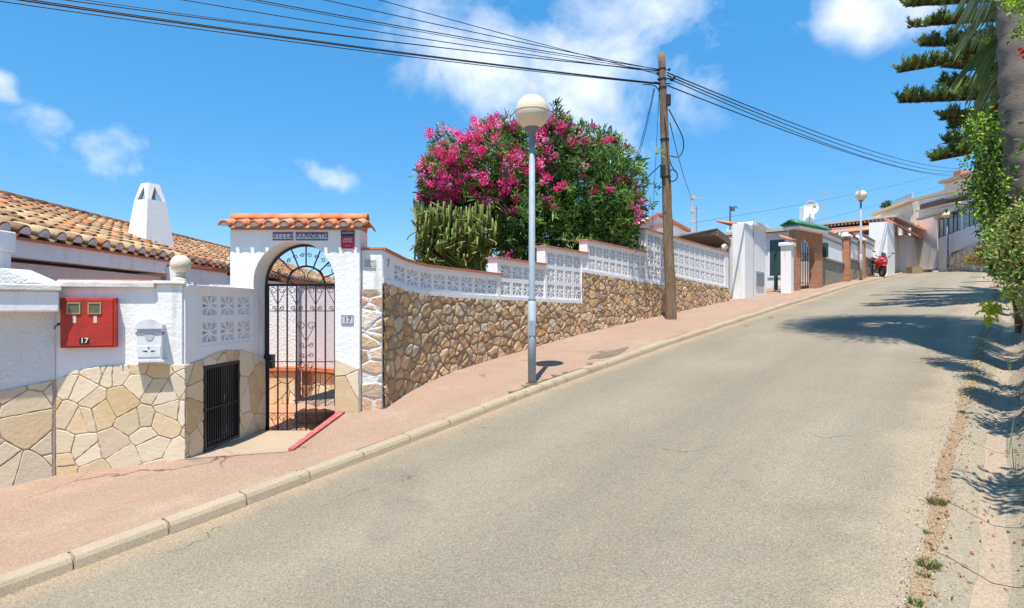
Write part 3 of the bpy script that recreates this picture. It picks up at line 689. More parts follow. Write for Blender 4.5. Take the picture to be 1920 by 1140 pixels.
m=MB(); m.prism([f3(uc+x,z0+.205+z,.0885) for x,z in ((-.032,.03),(-.034,0),(-.022,-.028),(0,-.036),(.022,-.028),(.034,0),(.032,.03),(.012,.022),(0,.036),(-.012,.022))],FN*.004); m.build('crest',simple('embossed_grey',(.5,.52,.55),.5),mb)
m=MB()
for x in (u0+.004,u1-.004): pn=MB(); pn.tube([f3(x,z0+.215,.07),f3(x,z0+.24,.07)],.008,8); pn.build('hinge_pin',galv,mb)
m=MB(); wbox(m,u0-.006,u1+.006,z0-.004,z0+.01,.002,.1); m.build('base_plate',whitemetal,mb)

# ------------------------------------------------------------------ PORTAL
PY0,PY1=6.10,6.43; XL,XR=-2.93,-1.585; OL,OR=-2.69,-1.84; OC=(OL+OR)/2; RR=(OR-OL)/2; ZS=.257; ZT=.80
po=thing('gate_portal',(OC,6.2,-1.3),'white rendered arched gateway with terracotta tile capping','gateway')
m=MB()
m.box((XL,PY0,-1.5),(OL,PY1,ZS)); m.box((OR,PY0,-1.5),(XR,PY1,ZS))
N_=20
xs=[OC-RR*math.cos(PI*i/N_) for i in range(N_+1)]; zs=[ZS+RR*math.sin(PI*i/N_) for i in range(N_+1)]
for i in range(N_):
    x0,x1,za,zb=xs[i],xs[i+1],zs[i],zs[i+1]
    m.add([(x0,PY0,za),(x1,PY0,zb),(x1,PY0,ZT),(x0,PY0,ZT),(x0,PY1,za),(x1,PY1,zb),(x1,PY1,ZT),(x0,PY1,ZT)],[(0,1,2,3),(7,6,5,4),(1,0,4,5),(3,2,6,7)])
for x0,x1 in ((XL,OL),(OR,XR)): m.add([(x0,PY0,ZS),(x1,PY0,ZS),(x1,PY0,ZT),(x0,PY0,ZT),(x0,PY1,ZS),(x1,PY1,ZS),(x1,PY1,ZT),(x0,PY1,ZT)],[(0,1,2,3),(7,6,5,4),(1,5,6,2),(0,3,7,4),(3,2,6,7)])
m.build('arch_wall',plaster,po)
m=MB(); yc=(PY0+PY1)/2; rz=ZT+.10
rs=random.Random(3)
nt_=9
for i in range(nt_+1):
    x=XL-.02+(XR-XL+.03)*i/nt_
    for sgn,ye in ((-1,PY0-.10),(1,PY1+.09)):
        if sgn==1 and 0<i<0: continue
        c=rs.choice(TILEN); z_e=ZT+.018
        btile(m,(x,ye,z_e+.012+rs.uniform(-.004,.004)),(x,yc-sgn*.02,rz),.060,.05,(0,0,1),.013,c,8)
    if i<nt_:
        xm=x+(XR-XL+.03)/nt_/2
        for sgn,ye in ((-1,PY0-.085),(1,PY1+.075)): btile(m,(xm,ye,ZT+.055),(xm,yc,rz+.035),.055,.05,(0,0,1),.012,tuple(k*.85 for k in rs.choice(TILEN)),6,-1,PI*.9)
m.box((XL,PY0+.01,ZT),(XR,PY1-.01,ZT+.05),c=(.5,.3,.2))
MT=m
m=MB()
for i in range(6):
    xa=XL-.05+(XR-XL+.07)*i/6; xb=xa+(XR-XL+.07)/6+.03
    btile(m,(xa,yc,rz+.02),(xb,yc,rz+.028),.075,.068,(0,0,1),.013,rs.choice(TILEN),8)
m.build('ridge_tiles',tile_new,po)
m=MT
for i in range(nt_+1):
    x=XL-.02+(XR-XL+.03)*i/nt_; m.smooth=True
    vs=[(x,PY0-.085,ZT+.022)]+[(x+.043*math.sin(-PI/2+PI*k/8),PY0-.085,ZT+.03+.04*math.cos(-PI/2+PI*k/8)) for k in range(9)]
    m.add(vs,[(0,k+1,k+2) for k in range(8)],(.70,.64,.56))
m.build('roof_tiles',tile_new,po)
# stone at the foot of right jamb
def jz0(x): return -1.34
def p3(u,z,w): return Vector((u,PY0-w,z))
hiJ=lambda u: float(np.interp(u,[OR,-1.72,-1.585],[-.535,-.585,-.645]))
m=MB(); m.add([(OR,PY0-.006,-1.35),(XR,PY0-.006,-1.35),(XR,PY0-.006,hiJ(XR)),(OR,PY0-.006,hiJ(OR))],[(0,1,2,3)]); m.build('joints',mortar,po)
flags('stone_cladding',po,OR-.0,XR-.004,lambda u:-1.34,hiJ,.3,p3,12,joint=.003)
# stone pier (white mortar with honey stones)
X2=-1.365; PYF=6.17
pr_=thing('stone_pier',(-1.47,6.3,-1.1),'white pier with rough honey-coloured stones right of the arched gateway','pier')
m=MB(); m.box((XR+.001,PYF,-1.3),(X2,6.60,.60)); m.build('core',plaster,pr_,bevel=.01)
m=MB(); m.box((XR+.002,PYF-.02,.6005),(X2+.01,6.62,.622)); m.build('coping',redtrim,pr_)
def q3(u,z,w): return Vector((u,PYF-.004-w,z))
stc=[(.66,.45,.26),(.68,.36,.20),(.62,.48,.34),(.66,.50,.30),(.60,.40,.26),(.70,.62,.52)]
rubble('face_stones',pr_,q3,XR+.004,X2-.001,lambda u:-1.2,lambda u:.18,su=.24,sv=.135,res=.007,amp=.022,seed=14,cols=stc,mcol=(.74,.71,.67),mw=.030,keep=.95,jitter=.17,wk=.35)
# name tiles over arch
white_gl=simple('glazed_white',(.62,.60,.66),.3); navy=simple('dark_plum_glaze',(.13,.08,.14),.35)
def nameplate(px0,px1,word,label):
    x0=(px0-CX)/F*PY0; x1=(px1-CX)/F*PY0; z0=(HY-451)/F*PY0; z1=(HY-435.5)/F*PY0
    t=thing('name_tiles',((x0+x1)/2,PY0-.002,z0),label,'name sign')
    m=MB(); n=len(word); w_=(x1-x0)/n
    for i in range(n): m.box((x0+i*w_+.0008,PY0-.008,z0),(x0+(i+1)*w_-.0008,PY0-.001,z1))
    m.build('tiles',white_gl,t)
    m=MB(); m.box((x0,PY0-.0095,z1-.017),(x1,PY0-.0085,z1)); m.box((x0,PY0-.0095,z0),(x1,PY0-.0085,z0+.014)); 
    m.box((x0,PY0-.0095,z0+.014),(x0+.004,PY0-.0085,z1-.017)); m.box((x1-.004,PY0-.0095,z0+.014),(x1,PY0-.0085,z1-.017)); m.build('border',navy,t)
    for i,ch in enumerate(word): text('letter',ch,navy,(x0+(i+.5)*w_,PY0-.0095,(z0+z1)/2-.001),PI/2,.066,t,0,.001,xscale=.85)
nameplate(512,550,'VILLA','shorter of the two plum-bordered tile name signs over the arch')
nameplate(555,615,'PAPWORTH','longer of the two plum-bordered tile name signs over the arch')
# alarm sign
x0=(639.5-CX)/F*PY0;x1=(665-CX)/F*PY0; zt=(HY-432)/F*PY0; zm=(HY-444)/F*PY0; zb=(HY-466)/F*PY0
t=thing('alarm_sign',(x0,PY0,zb),'small crimson and black security notice high on the right of the arch','sign')
m=MB(); m.box((x0,PY0-.006,zb),(x1,PY0-.001,zm-.004)); m.build('red_panel',simple('crimson',(.52,.02,.06),.4),t)
m=MB(); m.box((x0,PY0-.006,zm),(x1,PY0-.001,zt)); m.build('black_panel',simple('charcoal_panel',(.05,.04,.07),.4),t)
pk=simple('pale_pink_print',(.8,.55,.6),.6)
xc=(x0+x1)/2; lm=lambda s,z,sz: text('print',s,pk,(xc,PY0-.0065,z),PI/2,sz,t,0,.0005)
lm('ALARMA',(zt+zm)/2+.008,.030); lm('AVISO',zm-.028,.032); lm('CENTRAL',zm-.052,.024); lm('* * *',zb+.022,.03)
# number 17 tiles, small plaque
x0=(640.5-CX)/F*PY0;x1=(663-CX)/F*PY0;z0=(HY-608)/F*PY0;z1=(HY-591)/F*PY0
t=thing('house_number',(x0,PY0,z0),'white glazed number 17 tile with blue-grey border right of the gate','house number')
m=MB(); m.box((x0,PY0-.008,z0),(x1,PY0-.001,z1)); m.build('tile',simple('pale_grey_glaze',(.55,.56,.6),.3),t)
bb=simple('slate_blue_glaze',(.12,.13,.2),.35)
m=MB()
for a in ((x0,z0,x1,z0+.007),(x0,z1-.007,x1,z1),(x0,z0+.007,x0+.006,z1-.007),(x1-.006,z0+.007,x1,z1-.007)): m.box((a[0],PY0-.0095,a[1]),(a[2],PY0-.0085,a[3]))
m.build('border',bb,t); text('number','17',bb,((x0+x1)/2,PY0-.0095,(z0+z1)/2),PI/2,.082,t,0,.001)
x0=(684-CX)/F*PYF;x1=(705-CX)/F*PYF;z0=(HY-503)/F*PYF;z1=(HY-487)/F*PYF
t=thing('wall_plaque',(x0,PYF,z0),'blank weathered grey ceramic plaque on the white pier','plaque')
m=MB(); m.box((x0,PYF-.012,z0),(x1,PYF-.001,z1)); m.build('plate',simple('grey_cream_glaze',(.5,.5,.44),.5),t,bevel=.003)
m=MB(); m.box((x0+.008,PYF-.014,z0+.022),(x1-.008,PYF-.0122,z0+.026)); m.box((x0+.008,PYF-.014,z1-.02),(x1-.02,PYF-.0122,z1-.016)); m.build('faded_lines',simple('grey_line',(.36,.36,.32),.6),t)

# ------------------------------------------------------------------ iron gate
GY=6.40; GXc=-2.246; GR=.432; GZ=.236; GBt=-1.385
ga=thing('iron_gate',(GXc-GR,GY,GBt),'black wrought iron arched gate with fan top and heart scrolls','gate')
m=MB()
m.bar((GXc-GR,GY,GBt),(GXc-GR,GY,GZ),.045,.035,(0,1,0)); m.bar((GXc+GR,GY,GBt),(GXc+GR,GY,GZ),.045,.035,(0,1,0))
m.bar((GXc-GR,GY,GZ),(GXc+GR,GY,GZ),.028,.02,(0,1,0))
m.bar((GXc-GR,GY,GBt+.01),(GXc+GR,GY,GBt+.01),.03,.02,(0,1,0))
def arc(cx,cz,r,a0,a1,n): return [(cx+r*math.cos(a0+(a1-a0)*i/n),GY,cz+r*math.sin(a0+(a1-a0)*i/n)) for i in range(n+1)]
m.tube(arc(GXc,GZ,GR,0,PI,28),.015,6); m.tube(arc(GXc,GZ,.205,0,PI,18),.011,6)
m.build('frame',iron,ga)
m=MB()
for k in range(1,8):
    a=PI*k/8; m.bar((GXc+.205*math.cos(a),GY,GZ+.205*math.sin(a)),(GXc+GR*math.cos(a),GY,GZ+GR*math.sin(a)),.012,.012,(0,1,0))
m.build('fan_spokes',iron,ga)
m=MB(); bars=[GXc-GR+2*GR*(k)/8.2 for k in range(1,8)]
bars=[(x-CX)/F*GY for x in (503.5,521,538.5,556,574,592,610,628)]
for x in bars: m.bar((x,GY,GBt),(x,GY,GZ),.0135,.0135,(0,1,0))
for z in (-.047,-.60,-1.16): m.bar((GXc-GR,GY-.004,z),(GXc+GR,GY-.004,z),.009,.006,(0,1,0))
m.build('bars',iron,ga)
def scroll(m,x,z,r,turns,a0,dirn,tail):
    pts=[]
    for i in range(16):
        t=i/15; rr=r*(.25+.75*t); a=a0+dirn*turns*2*PI*t; pts.append((x+rr*math.cos(a),GY,z+rr*math.sin(a)))
    pts.append((tail[0],GY,tail[1])); m.tube(pts,.0038,5)
def heart(xc,zt,wd,h):
    m=MB()
    for sg in (-1,1): scroll(m,xc+sg*wd*.42,zt-wd*.38,wd*.36,1.2,PI/2,-sg,(xc,zt-h))
    m.build('heart_scroll',iron,ga)
def curl(x,z,r,a0,sg,tail):
    m=MB(); scroll(m,x,z,r,1.2,a0,sg,tail); m.build('curl',iron,ga)
for i in (0,2,4,6):
    xc=bars[i+1] if i+1<len(bars) else bars[-1]
    heart(xc,GZ-.015,.115,.20)
    heart(xc,-1.17,.115,.17)
    for sg in (-1,1): curl(xc+sg*.042,-.015,.026,0,sg,(xc+sg*.012,-.035)); curl(xc+sg*.042,-1.345,.024,0,sg,(xc+sg*.012,-1.36))
xc=bars[4]
heart(xc,-.16,.13,.22); heart(xc,-.78,.13,.2); heart(xc,-.60,.11,.16)
for zz in (-.42,-.53,-.9,-1.0):
    for sg in (-1,1): curl(xc+sg*.05,zz,.028,0,sg,(xc,zz-.02))
for k in range(12):
    a=PI*(k+1)/13; curl(GXc+.325*math.cos(a),GZ+.325*math.sin(a),.026,a,1 if k%2 else -1,(GXc+.33*math.cos(a+.1),GZ+.33*math.sin(a+.1)))
for sg in (-1,1):
    m=MB(); m.tube(arc(GXc+sg*.10,GZ+.09,.085,-PI*(.6 if sg>0 else .1),PI*(1.1 if sg>0 else 1.6),18),.0045,5); m.build('fan_loop',iron,ga)
m=MB(); m.box((GXc-GR-.01,GY-.05,-.67),(GXc-GR+.085,GY+.03,-.52)); m.box((GXc-GR+.02,GY-.085,-.60),(GXc-GR+.12,GY-.065,-.58)); m.build('lock_box',iron,ga,bevel=.005)

# ------------------------------------------------------------------ courtyard behind the gate
cy=struct(MB().add([(-4.6,6.2,-1.405),(-1.4,6.2,-1.405),(-1.4,11,-1.405),(-4.6,11,-1.405)],[(0,1,2,3)]).build('courtyard_floor',orange_floor),'orange tiled courtyard floor behind the gate','floor')
m=MB(); m.box((-2.62,7.05,-1.404),(-1.42,9,-1.27)); m.box((-2.3,7.35,-1.27),(-1.42,9,-1.13)); m.box((-2.05,7.7,-1.13),(-1.42,9,-.98))
tag(m.build('courtyard_steps',orange_floor,bevel=.01),'orange tiled steps climbing to the right behind the gate','steps')
iw=thing('courtyard_wall',(-3.3,8.6,-1.4),'rough white courtyard wall with red ledge seen through the gate','wall')
m=MB(); m.box((-4.4,8.50,-.86),(-3.13,8.7,.32)); m.build('rough_render',roughpl,iw)
m=MB(); m.box((-4.42,8.40,-.93),(-3.09,8.71,-.862)); m.build('ledge',redtrim,iw,bevel=.01)
m=MB(); m.box((-4.4,8.46,-1.42),(-3.13,8.7,-.93)); m.build('base',mortar,iw)
flags('stone_cladding',iw,-4.4,-3.12,lambda u:-1.41,lambda u:-.935,.24,lambda u,z,w:Vector((u,8.455-w,z)),31)
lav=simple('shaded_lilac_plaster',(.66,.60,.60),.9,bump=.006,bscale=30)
iw2=thing('courtyard_side_wall',(-2.7,8.2,-1.4),'smooth pale pink plastered wall behind the right half of the gate','wall')
a=Vector((-3.1,8.62,0)); b=Vector((-1.7,7.75,0)); d=(b-a).normalized(); n2=Vector((d.y,-d.x,0)); l2=(b-a).length
def i3(u,z,w): p=a+d*u+n2*w; return Vector((p.x,p.y,z))
def ibox(m,u0,u1,z0,z1,w0,w1): m.add([i3(u0,z0,w1),i3(u1,z0,w1),i3(u1,z0,w0),i3(u0,z0,w0),i3(u0,z1,w1),i3(u1,z1,w1),i3(u1,z1,w0),i3(u0,z1,w0)],[(0,3,2,1),(4,5,6,7),(0,1,5,4),(1,2,6,5),(2,3,7,6),(3,0,4,7)])
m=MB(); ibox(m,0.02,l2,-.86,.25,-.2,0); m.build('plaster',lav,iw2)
m=MB(); ibox(m,0.02,l2,-.93,-.862,-.2,.08); m.build('ledge',redtrim,iw2,bevel=.01)
m=MB(); ibox(m,0.02,l2,-1.45,-.93,-.2,0); m.build('base',simple('brown_render',(.38,.20,.11),.9),iw2)
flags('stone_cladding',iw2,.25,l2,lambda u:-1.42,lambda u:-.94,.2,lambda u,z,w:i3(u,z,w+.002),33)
ic=P(622,590,6.8)
t=thing('intercom',(ic.x,6.95,ic.z-.08),'small dark wall box on the pink wall behind the gate','box')
ic3=i3(l2*.62,-.10,0)
m=MB(); ibox(m,l2*.62-.05,l2*.62+.05,-.19,-.02,.002,.06); m.build('case',simple('dark_grey_plastic',(.06,.06,.055),.4),t,bevel=.006)
m=MB(); ibox(m,l2*.62-.02,l2*.62+.02,-.10,-.06,.0605,.064); m.build('button_panel',simple('dull_green_panel',(.13,.14,.1),.4),t)

# ------------------------------------------------------------------ VILLA (left)
vl=thing('villa',(-6.5,9,-1.4),'white villa with weathered terracotta tile roof left of the gate','house')
EA=Vector((-4.95,5.2,.70)); ED=Vector((-.072,1,0)).normalized(); run=3.2; rise=1.06
PXv=Vector((-ED.y,ED.x,0))   # toward -X (up the slope, horizontal)
UP=(PXv*run+Vector((0,0,rise))); SLl=UP.length; UPn=UP.normalized(); NR=ED.cross(UPn); NR=NR if NR.z>0 else -NR
LEN=19.5; pitch=.27; ncol=int(LEN/pitch); tl_=.40; nrow=int(SLl/ (tl_*.80))+1
def rf(a,b,h=0): return EA+ED*a+UPn*b+NR*h
m=MB(); rs=random.Random(12)
for i in range(ncol):
    x=i*pitch
    for j in range(nrow):
        b0=j*tl_*.80+ (rs.uniform(-.02,.02) if j else 0)
        if b0>SLl: break
        b1=min(b0+tl_,SLl+.05); c=rs.choice(TILEO); k=rs.uniform(.8,1.1); c=tuple(q*k for q in c); lift=.012
        btile(m,rf(x+rs.uniform(-.012,.012),b0,.045+lift),rf(x+rs.uniform(-.012,.012),b1,.038),.088,.074,NR,.014,c,6)
        btile(m,rf(x+pitch/2,b0,.085),rf(x+pitch/2,b1,.07),.088,.08,NR,.012,tuple(q*.75 for q in rs.choice(TILEO)),5,-1,PI*.85)
for i in range(ncol):
    x=i*pitch; m.smooth=True; r=.076
    vs=[rf(x,-.002,.045)]+[rf(x+r*math.sin(-PI/2+PI*k/8),-.002,.05+r*math.cos(-PI/2+PI*k/8)) for k in range(9)]
    m.add(vs,[(0,k+1,k+2) for k in range(8)],(.72,.70,.68))
roof=m.build('roof',tile_old,vl)
m=MB()
for i in range(int(LEN/.38)):
    c=tuple(q*.32 for q in rs.choice(TILEO)); btile(m,rf(i*.38,SLl,.06),rf(i*.38+.42,SLl,.075),.11,.10,(0,0,1),.015,c,7)
m.build('ridge',tile_old,roof)
# far slope of the roof (down the other side)
m=MB(); R0=rf(0,SLl,0);R1=rf(LEN,SLl,0); m.add([R0,R1,R1+PXv*run-Vector((0,0,rise)),R0+PXv*run-Vector((0,0,rise))],[(0,1,2,3)],(.4,.25,.15)); m.add([rf(0,0,0),rf(LEN,0,0),rf(LEN,SLl,0),rf(0,SLl,0)],[(3,2,1,0)],(.3,.2,.14)); m.build('roof_deck',tile_old,vl)
def v3(a,w,z): p=EA+ED*a-PXv*w; return Vector((p.x,p.y,z))   # a along the eave, w outward (toward +X)
def vbox(m,a0,a1,w0,w1,z0,z1):
    m.add([v3(a0,w1,z0),v3(a1,w1,z0),v3(a1,w0,z0),v3(a0,w0,z0),v3(a0,w1,z1),v3(a1,w1,z1),v3(a1,w0,z1),v3(a0,w0,z1)],[(0,3,2,1),(4,5,6,7),(0,1,5,4),(1,2,6,5),(2,3,7,6),(3,0,4,7)])
m=MB(); vbox(m,.1,LEN,-6,-.42,-1.6,.61); m.build('walls',simple('pinkish_wall',(.62,.52,.47),.9,bump=.006,bscale=30),vl)
m=MB(); g0=rf(0.1,0,-.02)
m.add([v3(.1,-.32,.60),v3(.1,-6.0,.70),v3(.1,-3.2,1.72)],[(0,1,2)]); m.build('gable',plaster,vl)
m=MB(); vbox(m,0,5.2,-.45,.02,.50,.675); m.build('fascia',smooth_w,vl)
m=MB(); vbox(m,0,9.0,-.4,.05,.6755,.70); vbox(m,9.05,LEN,-.4,.05,.60,.70); m.build('eave_trim',redtrim,vl)
m=MB(); vbox(m,5.2,LEN,-.40,-.02,-1.6,.595); m.build('rear_wing_wall',roughpl,vl)
m=MB(); vbox(m,3.6,5.25,.02,.25,.32,.60); m.build('lintel_beam',smooth_w,vl,bevel=.01)
m=MB(); vbox(m,3.62,5.22,.03,.28,.6005,.625); m.build('lintel_tile',redtrim,vl)
m=MB(); vbox(m,0,3.7,-.5,-.05,-1.6,.45); m.build('front_wall',simple('shaded_pink_wall',(.66,.56,.52),.92,bump=.006,bscale=26),vl)
# white parapet box at far left with downpipe
m=MB(); q=P(-60,430,5.75); 
m.box((-5.9,5.15,.50),(-4.60,5.45,.69)); m.box((-5.9,5.20,-1.5),(-4.63,5.43,.50)); m.build('parapet',smooth_w,vl,bevel=.012)
m=MB(); m.box((-5.9,5.1,.6905),(-4.85,5.46,.725)); m.build('parapet_cap',dirtycap,vl,bevel=.01)
m=MB(); m.tube([(-4.68,5.17,-1.4),(-4.68,5.17,.44),(-4.70,5.20,.52)],.02,8); m.build('downpipe',simple('pale_grey_pipe',(.55,.56,.6),.6),vl)
# chimney
cb=P(290,440,10.2)
ch=MB(); cx_,cy_=cb.x-.20,10.4; zt_=(HY-343)/F*10.3
b0=.36;b1=.13;zb0=.9;zl=zt_-.46
def sq(h,z): return [(cx_-h,cy_-h,z),(cx_+h,cy_-h,z),(cx_+h,cy_+h,z),(cx_-h,cy_+h,z)]
rotc=Matrix.Translation((cx_,cy_,0))@Matrix.Rotation(math.radians(67),4,'Z')@Matrix.Translation((-cx_,-cy_,0))
def hw_(z): return float(np.interp(z,[.9,zt_-.25,zt_],[.285,.165,.10]))
zs_=[.9,1.2,1.5,zt_-.62,zt_-.30]
lv=[]
for z in zs_: lv+= [rotc@Vector(p) for p in sq(hw_(z),z)]
fs=[(i*4+k,i*4+(k+1)%4,(i+1)*4+(k+1)%4,(i+1)*4+k) for i in range(len(zs_)-1) for k in range(4)]
ch.add(lv,fs)
# hollow top with triangular openings
z0_=zt_-.30;z1_=zt_
for k in range(4):
    A0=rotc@Vector(sq(hw_(z0_),z0_)[k]);B0=rotc@Vector(sq(hw_(z0_),z0_)[(k+1)%4]); T0=rotc@Vector(sq(hw_(z1_),z1_-.0)[k]);T1=rotc@Vector(sq(hw_(z1_),z1_)[(k+1)%4])
    ctr=Vector((cx_,cy_,0)); 
    a_=A0.lerp(B0,.2);b_=A0.lerp(B0,.8);t_2=T0.lerp(T1,.5); t_2=t_2.lerp(A0.lerp(B0,.5),.18)
    def inn(p): c=Vector((cx_,cy_,p.z)); return p.lerp(c,.22)
    for tri in ((A0,a_,t_2,T0),(b_,B0,T1,t_2),(T0,t_2,T1)):
        n=len(tri); ch.add([Vector(p) for p in tri]+[inn(p) for p in tri],[tuple(range(n)),tuple(range(2*n-1,n-1,-1))]+[(i,i+n,(i+1)%n+n,(i+1)%n) for i in range(n)])
    tm=Vector((cx_,cy_,z1_-.02))
    ch.add([T0,T1,tm+Vector((0,0,-.03))],[(0,1,2)])
chim=ch.build('chimney',smooth_w,roof)
m=MB(); m.box((cx_-.1,cy_-.1,z0_-.1),(cx_+.1,cy_+.1,z0_+.02)); m.build('flue',simple('soot_brown',(.10,.06,.04),.9),chim)
# ledge object seen at the far left over the wall
m=MB(); m.prism([(-4.9,5.0,.20),(-4.05,5.0,.20),(-4.35,5.0,.33),(-4.9,5.0,.36)],(0,.3,0))
tag(m.build('sloping_capstone',roughpl),'rough white sloping mound on top of the wall at the left edge','capstone')
# ------------------------------------------------------------------ STONE WALL with pierced screens
WS=[(3.905,4.985),(4.25,5.16),(4.6,5.30),(5.1,5.45),(5.8,5.58),(6.6,5.66),(7.6,5.72),(9.3,5.76),(11.6,5.77),(14,5.72),(16.15,5.62)]
wp=[W(s,L,0) for s,L in WS]
# smooth resample (Catmull-Rom)
def cr(pts,n=12):
    out=[]
    for i in range(len(pts)-1):
        p0=pts[max(i-1,0)];p1=pts[i];p2=pts[i+1];p3_=pts[min(i+2,len(pts)-1)]
        for k in range(n):
            t=k/n; out.append(.5*((2*p1)+(p2-p0)*t+(2*p0-5*p1+4*p2-p3_)*t*t+(3*p1-p0-3*p2+p3_)*t**3))
    out.append(pts[-1]); return out
wpl=cr(wp); wcum=[0]
for i in range(1,len(wpl)): wcum.append(wcum[-1]+(wpl[i]-wpl[i-1]).length)
WL=wcum[-1]; wx=np.array([p.x for p in wpl]); wy=np.array([p.y for p in wpl]); wc=np.array(wcum)
def wat(t):
    x=float(np.interp(t,wc,wx)); y=float(np.interp(t,wc,wy)); e=.12
    dx=float(np.interp(min(t+e,WL),wc,wx)-np.interp(max(t-e,0),wc,wx)); dy=float(np.interp(min(t+e,WL),wc,wy)-np.interp(max(t-e,0),wc,wy)); l=math.hypot(dx,dy)
    return x,y,dy/l,-dx/l
def w3(t,z,w): x,y,nx,ny=wat(t); return Vector((x+nx*w,y+ny*w,z))
tt=np.linspace(0,WL,1200); tpx=CX+F*np.interp(tt,wc,wx)/np.interp(tt,wc,wy)
def wpix(px,py):
    t=float(np.interp(px,tpx,tt)); y=float(np.interp(t,wc,wy)); return t,(HY-py)/F*y
sww=thing('stone_wall',(0.,9.0,-.7),'long honey rubble stone wall with stepped white pierced-block screen along the pavement','wall')
base=[wpix(x,y) for x,y in ((725,531),(742,539),(760,546),(800,553),(870,559),(935,562),(1090,569))]
bD=[wpix(x,y) for x,y in ((1091,510),(1250,536))]; bE=[wpix(x,y) for x,y in ((1252,516),(1362,540))]
bt=[b[0] for b in base]; bz=[b[1] for b in base]
tB,tC=wpix(1091,500)[0],wpix(1251,500)[0]
def wtop(t):
    if t<=tB: return float(np.interp(t,bt,bz))
    if t<=tC: return float(np.interp(t,[bD[0][0],bD[1][0]],[bD[0][1],bD[1][1]]))
    return float(np.interp(t,[bE[0][0],bE[1][0]],[bE[0][1],bE[1][1]]))
def wbot(t): p=w3(t,0,0); return pave_z_at(p)-.05
o1=rubble('rubble_face',sww,w3,0.0,WL,wbot,wtop,su=.150,sv=.118,res=.0125,amp=.036,seed=3,mcol=(.40,.275,.17),mw=.03,jitter=.44)
m=MB(); nseg=90
for i in range(nseg):
    a=WL*i/nseg;b=WL*(i+1)/nseg
    za,zb=wtop(a+1e-3),wtop(b-1e-3)
    m.add([w3(a,wbot(a)-.3,-.02),w3(b,wbot(b)-.3,-.02),w3(b,wbot(b)-.3,-.30),w3(a,wbot(a)-.3,-.30),w3(a,za-.012,-.0),w3(b,zb-.012,-.0),w3(b,zb-.012,-.30),w3(a,za-.012,-.30)],[(4,5,6,7),(0,1,5,4),(2,3,7,6),(1,2,6,5),(3,0,4,7)])
m.build('core',mortar,sww)
def screen(parent_name,px0,px1,top0,top1,nrow,lead=0,label=None,ztop=None,ncols=None,tail=0):
    t0=wpix(px0,500)[0]; t1=wpix(px1,500)[0]
    T0=wpix(px0,top0); T1=wpix(px1,top1)
    zt=(lambda t: float(np.interp(t,[t0,t1],[T0[1],T1[1]]))) if ztop is None else ztop
    return t0,t1,zt
def build_screen(name,t0,t1,zb,zt,nrow,ncol,postl,postr,cap=True):
    """zb,zt functions; posts solid widths at the ends"""
    m=MB(); th=.13; back=-.02-th
    def slab(a,b,f0,f1,w0,w1,n=6):
        for i in range(n):
            p=a+(b-a)*i/n;q=a+(b-a)*(i+1)/n
            m.add([w3(p,f0(p),w1),w3(q,f0(q),w1),w3(q,f0(q),w0),w3(p,f0(p),w0),w3(p,f1(p),w1),w3(q,f1(q),w1),w3(q,f1(q),w0),w3(p,f1(p),w0)],[(0,3,2,1),(4,5,6,7),(0,1,5,4),(1,2,6,5),(2,3,7,6),(3,0,4,7)])
    if cap: 
        slab(t0-.02,t1+.01,lambda t:zt(t)-.001,lambda t:zt(t)+.028,-.19,.035,10)
        c=m.build('coping',redtrim,sww); m=MB()
    slab(t0,t1,lambda t:zt(t)-.05,lambda t:zt(t)-.0012,-.16,.012,10)
    slab(t0+.001,t1-.001,lambda t:zb(t)-.005,lambda t:zb(t)+.055,-.165,.016,10)
    if postl: slab(t0+.002,t0+postl,lambda t:zb(t)+.055,lambda t:zt(t)-.05,-.16,.010,2)
    if postr: slab(t1-postr,t1-.002,lambda t:zb(t)+.055,lambda t:zt(t)-.05,-.16,.010,2)
    m.build('screen_frame',smooth_w,sww)
    a0=t0+postl;a1=t1-postr; bl=[]
    for i in range(ncol):
        ua=a0+(a1-a0)*i/ncol;ub=a0+(a1-a0)*(i+1)/ncol
        for j in range(nrow):
            f=lambda t,k:(zb(t)+.055)+((zt(t)-.05)-(zb(t)+.055))*k/nrow
            bl.append((ua,ub,f(ua,j),f(ua,j+1),f(ub,j),f(ub,j+1)))
    breeze('breeze_blocks',sww,lambda t,z,w:w3(t,z,w-.004),bl,smooth_w,.09,.045,.03,.026)
topA=[wpix(x,y) for x,y in ((725,471),(742,482),(760,490),(800,500),(870,508),(937,516))]
ta=[x[0] for x in topA];za_=[x[1] for x in topA]
zA=lambda t: float(np.interp(t,ta,za_))
def lin(p0,p1):
    a=wpix(*p0);b=wpix(*p1); return lambda t: float(a[1]+(b[1]-a[1])*(t-a[0])/(b[0]-a[0]))
T=lambda px: wpix(px,500)[0]
zb1=lambda t: float(np.interp(t,bt,bz))
build_screen('a',0.0,T(937),zb1,zA,1,8,.30,.0)
zB=lin((932,485),(1022,497)); zC=lin((1022,463),(1100,476)); zD=lin((1100,451),(1208,473)); zE=lin((1210,430),(1365,474))
zbD=lin((1091,510),(1250,536)); zbE=lin((1252,517),(1362,540))
build_screen('b',T(931),T(1091),zb1,zB,2,7,.10,.03) if False else None
